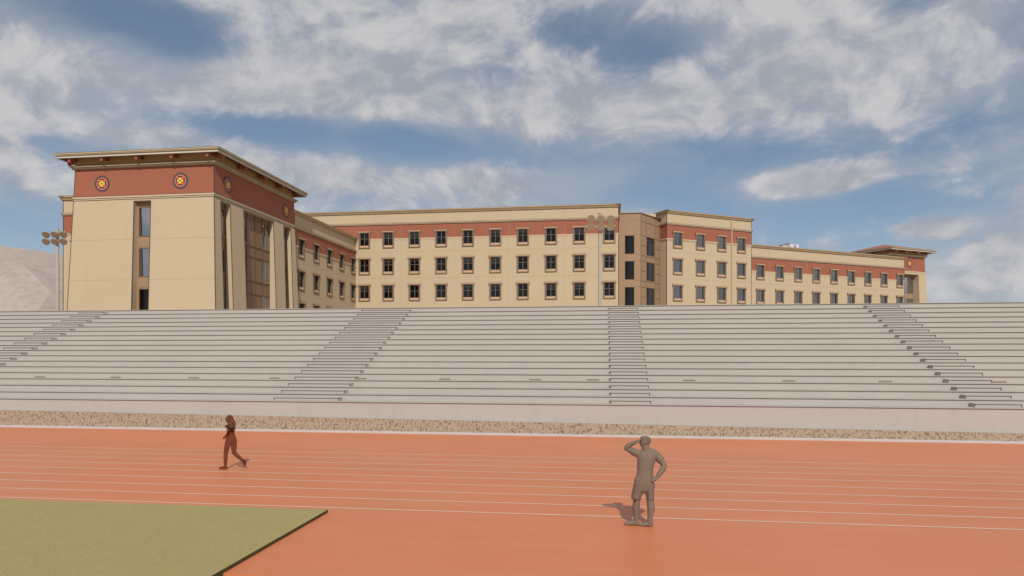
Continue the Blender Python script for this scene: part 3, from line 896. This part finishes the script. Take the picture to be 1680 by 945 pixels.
# mullions and transoms on the turned face, panel joints on the flat face
mb = MB(); mt = MB()
zl = sorted([z for a, b in zwn for z in (a - .05, b + .05, (a + b) / 2)] + [TK - .95, TK - .02])
for u in (.10, ha - .16, hb + .16, w2 - .10):
    strip(mb, k1, a2, u - .06, u + .06, -.02, .045, -.3, TK - .01)
for z in zl:
    if any(abs(z - (a + b) / 2) < .01 for a, b in zwn):
        for a, b in ((.17, ha - .23), (hb + .23, w2 - .17)): strip(mt, k1, a2, a, b, -.02, .05, z - .04, z + .04)
    else: strip(mt, k1, a2, .0, w2, -.02, .05, z - .04, z + .04)
mb.build('mullion_row', M['surround'], gk); mt.build('transom_row', M['brown'], gk)
mb = MB()
for z in zl:
    for a, b in (((-.2, ga - .06), (gb + .06, w1 - .02)) if any(x - .1 < z < y + .1 for x, y in zwn) else ((-.2, w1 - .02),)):
        strip(mb, (0, 0), 0, a, b, -.01, .006, z - .015, z + .015)
mb.build('panel_joints', M['surround'], gk)
for a, b in zwn:
    tall_window(gk, ga, .06, a, b, gb - ga, 0, 'glass', 0, 1.6, 'surround', .0)
    m9 = MB(); m9.box(ga + .42, gb - .08, .16, .17, a + .08, b - .08); m9.build('blind', M['blinddim'], gk)
    x, y = k1[0] + ha * cos(a2) + .05 * sin(-a2), k1[1] + ha * sin(a2) + .05 * cos(a2)
    tall_window(gk, x, y, a, b, hb - ha, a2, 'bluish', 0, 2.0, 'surround', .62, 'room', 'painted_reflection')  # panel added behind part of the pane carries the reflected sky as colour

# ---- far right tower
QT = 3.1
rt = empty('corner_tower', (*Q.xy(0, 0), ZG), AR, 'small far tower at the right end with one round crest and hipped tile roof', 'tower')
rt.location = (*Q.xy(47.1, QT), ZG)
WT = 8.75
def F2(p, z, d=0.0): return (p, -batter(z) + d, lz(z))
ra_, rb_ = 1.9, Q.p_at(1507, QT) - 47.1
mb = MB()
def sq(fn, u0, u1, z0, z1, e0, e1): bat_quad(mb, fn, u0, u1, z0, z1, e0, e1)
R2 = lambda q, z: (WT + batter(z), q, lz(z)); L2 = lambda q, z: (-batter(z), q, lz(z)); B2 = lambda p, z: (p, WT + batter(z), lz(z))
sq(F2, 0, ra_, ZB, ZA, -1, 0); sq(F2, rb_, WT, ZB, ZA, 0, 1); sq(F2, 0, WT, ZA, ZC, -1, 1)
RD2 = 1.0
mb.face([F2(ra_, ZB), F2(ra_, ZA), (ra_, RD2, lz(ZA)), (ra_, RD2, lz(ZB))]); mb.face([F2(rb_, ZB), (rb_, RD2, lz(ZB)), (rb_, RD2, lz(ZA)), F2(rb_, ZA)])
mb.face([F2(ra_, ZA), F2(rb_, ZA), (rb_, RD2, lz(ZA)), (ra_, RD2, lz(ZA))])
sq(R2, 0, WT, ZB, ZC, -1, 1); sq(L2, WT, 0, ZB, ZC, 1, -1); sq(B2, WT, 0, ZB, ZC, 1, -1)
mb.build('wall', M['cream'], rt)
mb = MB(); sq(F2, 0, WT, ZC, ZT, -1, 1); sq(R2, 0, WT, ZC, ZT, -1, 1); sq(L2, WT, 0, ZC, ZT, 1, -1); sq(B2, WT, 0, ZC, ZT, 1, -1)
mb.build('red_band', M['red'], rt)
K = dict(p0=0, p1=WT, q0=0, q1=WT)
mb = MB(); ring_band(mb, .10, 19.46, 19.60, **K); ring_band(mb, .24, 19.602, 19.74, .45, **K); mb.build('upper_moulding', M['creamtrim'], rt)
mb = MB(); ring_band(mb, .055, 16.87, 17.05, **K); mb.build('lower_moulding', M['creamtrim'], rt)
mb = MB(); ring_band(mb, -.09, 19.742, 20.55, **K); mb.build('frieze', M['ochre'], rt)
mb = MB()
for a, b in ((16.15, ZA - .01), (12.6, 13.4), (9.0, 10.0)):
    mb.box(ra_ + .01, rb_ - .01, RD2 - .06, RD2 + .05, lz(a), lz(b)); mb.box((ra_ + rb_) / 2 - .06, (ra_ + rb_) / 2 + .06, RD2 - .09, RD2 - .061, lz(a), lz(b))
mb.build('bay_cladding', M['brown'], rt)
for a, b in ((13.4, 16.15), (10.0, 12.6)):
    tall_window(rt, ra_ + .01, RD2 - .02, lz(a), lz(b), rb_ - ra_ - .02, 0, 'silver', 3, 2.5, 'metal')
medallion(rt, (Q.p_at(1492.3, QT) - 47.1, -batter(18.3) - .005, lz(18.33)), 0)
br = []
for p in (.3, 2.9, 5.8, WT - .3): br += [(p, .09, 0, -1), (p, WT - .09, 0, 1)]
for q in (.4, 2.9, 5.8, WT - .4): br += [(WT - .09, q, 1, 0), (.09, q, -1, 0)]
hip_roof(rt, .09, WT - .09, .09, WT - .09, lz(20.52), lz(20.24), 1.15, 1.45, br)

# ---- roof-top cooling unit on the long wing
pu = Q.p_at(1295, 4.0)
un = empty('rooftop_unit', (*Q.xy(pu, 4.0), ZG + T3 - .45), AR, 'white cooling unit with dark round fan cowls on the roof of the long wing', 'cooling unit')
mb = MB(); mb.box(-.8, 1.05, -.9, .9, .25, 1.62); mb.box(-2.0, -.95, -.6, .9, .25, 1.35); mb.build('housing', M['unitwhite'], un, bevel=.02)
mb = MB(); mb.box(-1.8, .9, -.7, .7, 0, .25); mb.build('base_frame', M['metal'], un)
for x, z in ((-.35, 1.62), (.6, 1.58), (-1.45, 1.35)):
    mb = MB(); mb.cone((x, 0, z - .1), (x, 0, z + .17), .36, .38, 24); mb.build('fan_cowl', M['unitdark'], un, smooth=False)
mb = MB(); mb.box(.1, .3, -.93, -.9, .3, 1.5); mb.build('vent_slot', M['unitdark'], un)
mb = MB(); mb.box(-.95, -.8, -.5, .5, .3, 1.3); mb.build('duct', M['unitdark'], un)

# ================================================================== floodlight poles
def flood_pole(px, ytop, dist, yaw, tilt, label, gap):
    X = (px - CX) / FPX * dist
    H = EYE + (HZ - ytop) / FPX * dist - ZG
    f = empty('floodlight_pole', (X, dist, ZG), 0, label, 'floodlight pole', 'floodlight poles behind the stand')
    mb = MB(); mb.cone((0, 0, -.1), (0, 0, H), .115, .095, 18); mb.cone((0, 0, H), (0, 0, H + .03), .115, .115, 18); mb.cone((0, 0, -.1), (0, 0, .04), .24, .24, 12)
    mb.build('pole', M['pole'], f, smooth=False)
    ca, sa = cos(yaw), sin(yaw)
    for k in range(2):
        zc = H - .34 - k * .49
        mb = MB(); h = .86
        mb.box(-h, h, -.03, .05, -.045, .045)
        for s in (-1, 1): mb.box(s * h - .04, s * h + .04, -.05, .07, -.06, .06)
        mb.box(-.14, .14, -.12, .12, -.07, .07)
        arm = mb.build('crossarm', M['pole'], f, loc=(0, 0, zc), rz=yaw)
        for i in range(3):
            lx = (i - 1) * gap
            fl = MB()
            # bowl: axis -y (aim), slightly deep
            prof = [(.06, .05), (.05, .12), (.0, .19), (-.07, .235), (-.14, .252), (-.16, .252)]
            rr = [[(r0 * cos(2 * pi * j / 24), y, r0 * sin(2 * pi * j / 24)) for j in range(24)] for y, r0 in prof]
            fl.rings(rr, True)
            o = fl.build('floodlight', M['lamp'], f, smooth=False)
            o.location = (lx * ca + .20 * sa, lx * sa - .20 * ca, zc - .02)
            o.rotation_euler = (tilt, 0, yaw)
            mb = MB(); mb.rings([[(.244 * cos(2 * pi * j / 24), y, .244 * sin(2 * pi * j / 24)) for j in range(24)] for y in (-.161, -.166)])
            mb.build('lens', M['lamp'], o)
            mb = MB(); mb.cone((0, 0, .04), (0, .10, .04), .06, .075, 12); mb.box(-.05, .05, .03, .15, .05, .12)
            mb.build('ballast', M['lampback'], o)
    return f
P2 = flood_pole(984, 350.5, 43.4, R(4), R(20), 'floodlight pole with six round lamps in front of the centre hall', .622)
P1 = flood_pole(94.5, 376, 47.8, R(-2), R(38), 'floodlight pole with six tilted lamps beside the left tower and hill', .622)

# ================================================================== people
def remesh(name, mb, mat, parent, voxel=.008, smooth=6):
    me = bpy.data.meshes.new(name + '_raw'); me.from_pydata(mb.v, [], mb.f)
    bm = bmesh.new(); bm.from_mesh(me); bmesh.ops.recalc_face_normals(bm, faces=bm.faces); bm.to_mesh(me); bm.free()
    o = bpy.data.objects.new(name, me); col.objects.link(o)
    md_ = o.modifiers.new('r', 'REMESH'); md_.mode = 'VOXEL'; md_.voxel_size = voxel; md_.use_smooth_shade = True
    sm = o.modifiers.new('s', 'SMOOTH'); sm.factor = .5; sm.iterations = smooth
    dg = bpy.context.evaluated_depsgraph_get(); ev = o.evaluated_get(dg)
    m2 = bpy.data.meshes.new_from_object(ev, depsgraph=dg)
    o.modifiers.clear(); o.data = m2; bpy.data.meshes.remove(me)
    m2.name = name; m2.materials.clear(); m2.materials.append(mat)
    m2.polygons.foreach_set('use_smooth', [True] * len(m2.polygons))
    if parent: o.parent = parent
    return o
def loft(mb, rings, seg=28):
    """rings: (cx, cy, z, rx, ry) from low to high"""
    rr = []
    for (cx, cy, z, rx, ry) in rings:
        rr.append([(cx + rx * cos(2 * pi * i / seg), cy + ry * sin(2 * pi * i / seg), z) for i in range(seg)])
    mb.rings(rr)
def fingers(mb, base, d, across, lens, r=.0085, curl=(0, 0, -1), cv=.25, gap=.0195):
    """four unequal bent fingers leaving a palm edge at base, pointing along d, spread along across"""
    base, d, across, curl = Vector(base), Vector(d).normalized(), Vector(across).normalized(), Vector(curl).normalized()
    for i, ln in enumerate(lens):
        s = base + across * ((i - 1.5) * gap) - d * .02
        a = s + d * (ln * .45 + .02); d2 = (d + curl * cv).normalized(); b = a + d2 * ln * .32; d3 = (d2 + curl * cv).normalized(); c = b + d3 * ln * .25
        mb.limb([s, a, b, c], [r * 1.1, r * 1.05, r, r * .85], 8)
def man(x, y):
    # local x to the right of the picture, y away from the track side, z up; he faces away to the left
    b = MB()
    # legs and feet
    b.limb([(-.085, .0, .93), (-.12, .015, .70), (-.138, .02, .50), (-.146, .035, .37), (-.142, .045, .20), (-.140, .045, .09)], [.10, .09, .072, .077, .056, .050])
    b.limb([(.10, .0, .93), (.12, .0, .70), (.132, -.01, .50), (.146, -.02, .37), (.125, -.03, .20), (.115, -.035, .09)], [.10, .09, .072, .078, .056, .050])
    for hx, hy, tx, ty in ((-.125, .045, -.365, .10), (.14, -.03, -.075, .01)):
        d = Vector((tx - hx, ty - hy, 0)); n = Vector((-d.y, d.x, 0)).normalized()
        pts = [Vector((hx, hy, .04)), Vector((hx, hy, .04)) + d * .35 + Vector((0, 0, .012)), Vector((hx, hy, .034)) + d * .7, Vector((hx, hy, .027)) + d * .95]
        b.limb(pts, [.046, .050, .042, .029])
        b.limb([p + n * .016 - Vector((0, 0, .006)) for p in pts[1:]], [.034, .032, .022]); b.limb([p - n * .014 - Vector((0, 0, .006)) for p in pts[1:]], [.034, .030, .020])
        b.limb([Vector((hx, hy, .05)), Vector((hx - .01 * (1 if d.x < 0 else -1), hy, .10))], [.048, .050])
    # trunk
    loft(b, [(.015, 0, .86, .12, .09), (.018, 0, .92, .168, .112), (.018, 0, 1.0, .162, .108), (.025, 0, 1.12, .150, .100), (.045, 0, 1.27, .166, .115), (.065, 0, 1.39, .186, .115), (.065, 0, 1.455, .175, .095), (.052, 0, 1.51, .115, .075), (.04, 0, 1.545, .065, .06)])
    # neck, head in profile looking left with the chin level
    b.limb([(.045, .0, 1.50), (.035, .0, 1.60)], [.082, .074])
    b.ball((.030, .0, 1.705), .106, .082, .107, 24, 15)
    b.ball((-.012, .0, 1.645), .062, .056, .060)
    b.ball((-.040, .0, 1.612), .026, .024, .020)               # chin
    b.limb([(-.060, 0, 1.712), (-.082, 0, 1.676)], [.013, .016], 10)   # nose
    b.ball((-.062, 0, 1.645), .016, .022, .008); b.ball((-.060, 0, 1.632), .015, .020, .008)   # lips
    for s in (-1, 1):
        b.ball((-.055, s * .030, 1.722), .018, .020, .010)      # brows
        b.ball((-.060, s * .030, 1.704), .010, .012, .008)      # eyes
        b.ball((.030, s * .082, 1.69), .020, .010, .032)        # ears
    # raised arm shading the eyes
    b.limb([(-.06, .02, 1.44), (-.13, .03, 1.462), (-.23, .045, 1.505), (-.338, .06, 1.56)], [.070, .068, .062, .052])
    b.limb([(-.338, .06, 1.56), (-.30, .035, 1.612), (-.21, -.01, 1.674), (-.165, -.035, 1.698)], [.052, .053, .044, .034])
    b.limb([(-.165, -.035, 1.698), (-.135, -.045, 1.714), (-.105, -.052, 1.728)], [.026, .030, .028])
    b.limb([(-.145, -.018, 1.712), (-.108, -.022, 1.730)], [.022, .022])
    fingers(b, (-.098, -.040, 1.734), (.9, -.1, .42), (.15, .95, 0), (.062, .075, .078, .066), curl=(.3, 0, -1), cv=.12)
    b.limb([(-.145, -.055, 1.700), (-.115, -.065, 1.694), (-.090, -.062, 1.700)], [.013, .011, .009], 8)
    # other hand on the hip
    b.limb([(.17, .0, 1.46), (.255, -.005, 1.43), (.335, -.03, 1.34), (.405, -.055, 1.225)], [.078, .075, .069, .056])
    b.limb([(.405, -.055, 1.225), (.375, -.075, 1.165), (.300, -.10, 1.070), (.250, -.115, 1.005)], [.056, .058, .050, .037])
    b.limb([(.255, -.115, 1.005), (.225, -.122, .978), (.195, -.128, .960)], [.027, .032, .030])
    fingers(b, (.190, -.128, .957), (-.85, -.12, -.45), (-.45, .1, .85), (.060, .074, .076, .064), curl=(-.2, 1, -.2), cv=.3)
    b.limb([(.240, -.10, .985), (.222, -.07, 1.008), (.205, -.045, 1.015)], [.013, .011, .009], 8)
    o = remesh('person', b, M['figure'], None, .0062, 3)
    o.location = (x, y, 0)
    tag(o, 'standing grey brown person in shorts, one hand shading the eyes and one on the hip', 'person')
    # loose shirt
    b = MB()
    loft(b, [(.020, 0, .955, .178, .128), (.022, 0, 1.0, .172, .120), (.028, 0, 1.12, .160, .110), (.045, 0, 1.27, .175, .124), (.065, 0, 1.39, .194, .124), (.065, 0, 1.455, .183, .104), (.052, 0, 1.515, .120, .082), (.045, 0, 1.54, .078, .070)])
    b.limb([(-.05, .02, 1.44), (-.125, .03, 1.46)], [.080, .079]); b.cone((-.125, .03, 1.46), (-.24, .047, 1.512), .079, .075)
    b.limb([(.165, .0, 1.46), (.255, -.005, 1.43)], [.086, .085]); b.cone((.255, -.005, 1.43), (.35, -.035, 1.32), .085, .079)
    b.limb([(.11, .0, 1.515), (.20, .0, 1.475)], [.062, .075]); b.limb([(.05, .0, 1.52), (-.04, .01, 1.47)], [.058, .070])
    remesh('shirt', b, M['figure'], o, .0085, 3)
    # baggy shorts with uneven hems
    b = MB()
    loft(b, [(-.005, 0, .665, .045, .075), (-.002, 0, .73, .115, .115), (.010, 0, .84, .19, .13), (.018, 0, .93, .196, .132), (.018, 0, 1.0, .176, .120)])
    loft(b, [(-.150, .015, .545, .100, .098), (-.138, .012, .62, .104, .105), (-.112, .006, .75, .106, .118), (-.085, 0, .88, .108, .126)])
    loft(b, [(.128, -.005, .545, .074, .094), (.128, 0, .62, .078, .102), (.122, 0, .75, .092, .116), (.105, 0, .88, .110, .126)])
    for cx, cy, z, s in ((-.228, .01, .60, .03), (-.205, .0, .70, .03), (.196, .0, .66, .025), (.196, .01, .57, .025), (-.17, -.09, .58, .03), (.205, -.01, .80, .03)):
        b.ball((cx, cy, z), s * .8, s, s * 1.6)
    remesh('shorts', b, M['figshort'], o, .0085, 2)
    # short flat-topped hair
    b = MB()
    b.ball((.044, 0, 1.728), .106, .087, .088, 24, 15)
    b.ball((.015, 0, 1.755), .092, .074, .062)
    remesh('hair', b, M['fighair'], o, .0085, 2)
    return o
def runner(x, y):
    b = MB()
    # standing leg
    b.limb([(-.015, -.05, .84), (-.055, -.055, .66), (-.095, -.05, .45), (-.098, -.045, .33), (-.104, -.045, .18), (-.102, -.045, .09)], [.09, .082, .060, .062, .050, .044])
    b.limb([(-.085, -.045, .04), (-.16, -.045, .045), (-.225, -.045, .036), (-.268, -.045, .030)], [.046, .048, .040, .030])
    b.limb([(-.085, -.045, .05), (-.10, -.045, .10)], [.038, .036])
    # trailing leg, shin thrown back
    b.limb([(.10, .055, .84), (.105, .055, .66), (.115, .055, .465), (.21, .055, .385), (.31, .055, .295), (.395, .055, .235)], [.094, .086, .062, .062, .050, .046])
    b.limb([(.425, .055, .215), (.440, .055, .165), (.435, .055, .115), (.430, .055, .085)], [.052, .050, .044, .034])
    # trunk leaning a little forward
    loft(b, [(.05, 0, .76, .10, .10), (.052, 0, .84, .150, .150), (.048, 0, .93, .145, .145), (.035, 0, 1.02, .118, .125), (.035, 0, 1.10, .106, .118), (.045, 0, 1.20, .128, .145), (.045, 0, 1.28, .118, .155), (.02, 0, 1.335, .082, .12), (-.005, 0, 1.37, .052, .06)])
    b.limb([(.0, 0, 1.33), (-.02, 0, 1.43)], [.050, .046])
    # head in profile, looking left
    b.ball((-.022, 0, 1.505), .088, .072, .105, 24, 15)
    b.ball((-.052, 0, 1.450), .052, .050, .055); b.ball((-.085, 0, 1.418), .022, .022, .018)
    b.limb([(-.100, 0, 1.510), (-.117, 0, 1.480)], [.011, .013], 10)
    b.ball((-.100, 0, 1.448), .013, .019, .010)
    for s in (-1, 1): b.ball((-.098, s * .026, 1.514), .012, .016, .010)
    # long hair blown back
    b.ball((.005, 0, 1.520), .094, .080, .104, 24, 15)
    b.limb([(.06, 0, 1.50), (.10, 0, 1.42), (.135, 0, 1.345), (.155, 0, 1.29)], [.058, .060, .050, .030])
    # near arm: elbow behind, fist in front of the waist
    b.limb([(.06, -.16, 1.30), (.11, -.20, 1.255), (.155, -.215, 1.255)], [.052, .046, .040])
    b.limb([(.155, -.215, 1.255), (.06, -.21, 1.115), (-.03, -.19, 1.005), (-.07, -.18, .965)], [.042, .042, .034, .030])
    b.limb([(-.07, -.18, .965), (-.10, -.17, .952)], [.034, .038])
    fingers(b, (-.112, -.17, .950), (-.7, .5, -.3), (.1, .15, 1), (.05, .058, .058, .05), curl=(.9, .6, 0), cv=1.0, gap=.017)
    b.limb([(-.088, -.155, .975), (-.112, -.135, .975), (-.122, -.12, .965)], [.012, .011, .009], 8)
    # far arm: forearm reaching forward, fist at chest height
    b.limb([(.03, .16, 1.30), (.01, .20, 1.18), (.0, .205, 1.10)], [.052, .045, .040])
    b.limb([(.0, .205, 1.10), (-.07, .19, 1.18), (-.125, .16, 1.245)], [.040, .034, .026])
    b.limb([(-.125, .16, 1.245), (-.155, .145, 1.262)], [.030, .032])
    fingers(b, (-.165, .145, 1.265), (-.8, -.4, .1), (.1, -.1, 1), (.05, .058, .058, .05), curl=(.9, -.5, 0), cv=1.0, gap=.017)
    b.limb([(-.14, .125, 1.275), (-.165, .105, 1.275), (-.175, .09, 1.265)], [.012, .011, .009], 8)
    o = remesh('person', b, M['film'], None, .0075, 3)
    o.location = (x, y, 0)
    return tag(o, 'see-through dark red brown person running left along the track with long hair', 'person')
man((1056 - CX) / FPX * 13.75, 13.75)
runner((376.6 - CX) / FPX * 20.5, 20.5)

# ================================================================== sun and sky
SUN = Vector((.115, -1.0, .85)).normalized()
sd = bpy.data.lights.new('sun', 'SUN'); sd.energy = 3.3; sd.angle = R(.53); sd.color = (1.0, .95, .87)
so = bpy.data.objects.new('sun', sd); col.objects.link(so)
so.rotation_euler = (-SUN).to_track_quat('-Z', 'Y').to_euler(); so.location = (20, -60, 60)

w = bpy.data.worlds.new('World'); scene.world = w; w.use_nodes = True
nt = NT(w.node_tree)
tc = nt.node('ShaderNodeTexCoord'); d = tc.outputs['Generated']
sep = nt.node('ShaderNodeSeparateXYZ'); nt.l.new(d, sep.inputs[0])
az = nt.math('ARCTAN2', sep.outputs[0], sep.outputs[1])
el = nt.math('ARCSINE', sep.outputs[2])
sky = nt.node('ShaderNodeTexSky'); sky.sky_type = 'NISHITA'; sky.sun_disc = False
sky.sun_elevation = R(40); sky.sun_rotation = atan2(SUN.x, SUN.y)
sky.altitude = 1100; sky.air_density = 1.0; sky.dust_density = .7; sky.ozone_density = 1.6
def ae(px, py):
    dx, dz = (px - CX) / FPX, (HZ - py) / FPX
    return atan(dx), atan(dz / sqrt(1 + dx * dx))
def blobs(lst, base):
    acc = base
    for (px, py, rx, ry, amp) in lst:
        a0, e0 = ae(px, py); a1, _ = ae(px + rx, py); _, e1 = ae(px, py - ry)
        u = nt.math('MULTIPLY', nt.math('SUBTRACT', az, a0), 1 / max(.01, a1 - a0))
        v = nt.math('MULTIPLY', nt.math('SUBTRACT', el, e0), 1 / max(.01, e1 - e0))
        s = nt.math('MULTIPLY_ADD', u, u, nt.math('MULTIPLY', v, v))
        g = nt.math('EXPONENT', nt.math('MULTIPLY', s, -1))
        acc = nt.math('MULTIPLY_ADD', g, amp, acc)
    return acc
# cloud cover: where the sky is open (negative) and where the banks lie (positive)
bias = blobs([
    (250, 45, 150, 62, -.42), (330, 85, 90, 30, -.14), (1060, 75, 120, 55, -.34), (930, 40, 90, 45, -.16), (1490, 5, 70, 26, -.22), (820, 120, 50, 28, -.18),
    (640, 225, 190, 38, -.34), (400, 205, 130, 26, -.22), (900, 255, 220, 26, -.16), (1330, 345, 260, 60, -.34), (1180, 250, 130, 30, -.12), (1560, 215, 160, 40, -.16), (1200, 110, 60, 18, -.12), (1100, 300, 180, 40, -.24),
    (80, 230, 70, 22, -.14), (40, 380, 110, 50, -.14),
    (120, 110, 190, 60, .16), (480, 130, 260, 55, .22), (640, 175, 180, 34, .14), (1340, 70, 260, 70, .20), (980, 185, 240, 45, .16), (1250, 160, 200, 36, .10), (560, 285, 170, 30, .12), (130, 215, 160, 20, .16), (280, 225, 90, 16, .10), (800, 300, 200, 24, .10),
    (1325, 300, 88, 23, .80), (1265, 300, 30, 24, .18), (1525, 375, 65, 18, .34), (1640, 410, 55, 18, .34), (1610, 455, 80, 22, .16), (1500, 275, 120, 14, .06), (1450, 320, 60, 20, -.20), (1440, 400, 60, 26, -.14)], 0.0)
P = nt.vmath('MULTIPLY', d, (1.0, 1.0, 1.42))
wn = nt.node('ShaderNodeTexNoise'); nt.put(wn.inputs['Vector'], P); wn.inputs['Scale'].default_value = 3.0; wn.inputs['Detail'].default_value = 3
wv = nt.vmath('MULTIPLY', nt.vmath('SUBTRACT', wn.outputs['Color'], (.5, .5, .5)), (.26, .26, .20))
PW_ = nt.vmath('ADD', P, wv)
def cloud_field(vec): return nt.noise(vec, 7.2, 10, .60)
LIGHT = (.012, -.008, .036)
n0 = cloud_field(PW_)
n1 = cloud_field(nt.vmath('ADD', PW_, LIGHT))
fine = nt.noise(PW_, 24, 7, .66)
big = nt.noise(P, 2.3, 5, .55)
den_raw = nt.math('ADD', nt.math('MULTIPLY_ADD', nt.math('SUBTRACT', fine, .5), .20, nt.math('MULTIPLY_ADD', nt.math('SUBTRACT', big, .5), .5, n0)), bias)
dens = nt.maprange(den_raw, .36, .60, 0, 1, True)
thin = nt.maprange(nt.math('ADD', nt.math('MULTIPLY_ADD', nt.math('SUBTRACT', nt.noise(nt.vmath('MULTIPLY', PW_, (1, 1, 1.9)), 5.2, 9, .64), .5), 1.0, .52), nt.math('MULTIPLY', bias, .95)), .16, .70, 0, .72, True)
lit = nt.maprange(nt.math('SUBTRACT', n0, n1), -.13, .13, 0, 1, True)
lit2 = nt.maprange(den_raw, .50, .95, 0, 1)
cl_dark, cl_light = (3.3, 3.65, 4.2), (6.1, 5.95, 6.0)
ccol = nt.mix(lit, cl_dark, cl_light)
ccol = nt.mix(nt.math('MULTIPLY', lit2, .4), ccol, (5.0, 4.85, 4.9))
# the clear sky of the Sky Texture with a thin high veil over it
skyc = nt.mix(.28, nt.mix(1.0, sky.outputs[0], (.84, .86, .86), 'MULTIPLY'), (2.4, 2.9, 3.55))
skyc = nt.mix(thin, skyc, (4.0, 4.25, 4.7))
mixed = nt.mix(nt.math('MULTIPLY', dens, .90), skyc, ccol)
bg = nt.node('ShaderNodeBackground'); nt.l.new(mixed, bg.inputs[0]); bg.inputs[1].default_value = .1
wo = nt.node('ShaderNodeOutputWorld'); nt.l.new(bg.outputs[0], wo.inputs[0])
w.cycles.sampling_method = 'MANUAL'; w.cycles.sample_map_resolution = 512

# ================================================================== camera and render settings
cd = bpy.data.cameras.new('camera'); cd.sensor_width = 36; cd.lens = 36 * FPX / 1680
cd.shift_y = (HZ - 472.5) / 1680
cd.clip_start = .1; cd.clip_end = 6000
co = bpy.data.objects.new('camera', cd); col.objects.link(co)
co.location = (0, 0, EYE); co.rotation_euler = (pi / 2, 0, 0)
scene.camera = co
scene.view_settings.view_transform = 'Standard'; scene.view_settings.look = 'None'
scene.view_settings.exposure = 0; scene.view_settings.gamma = 1; scene.view_settings.use_curve_mapping = False
scene.render.engine = 'CYCLES'
scene.cycles.max_bounces = 8; scene.cycles.transparent_max_bounces = 12
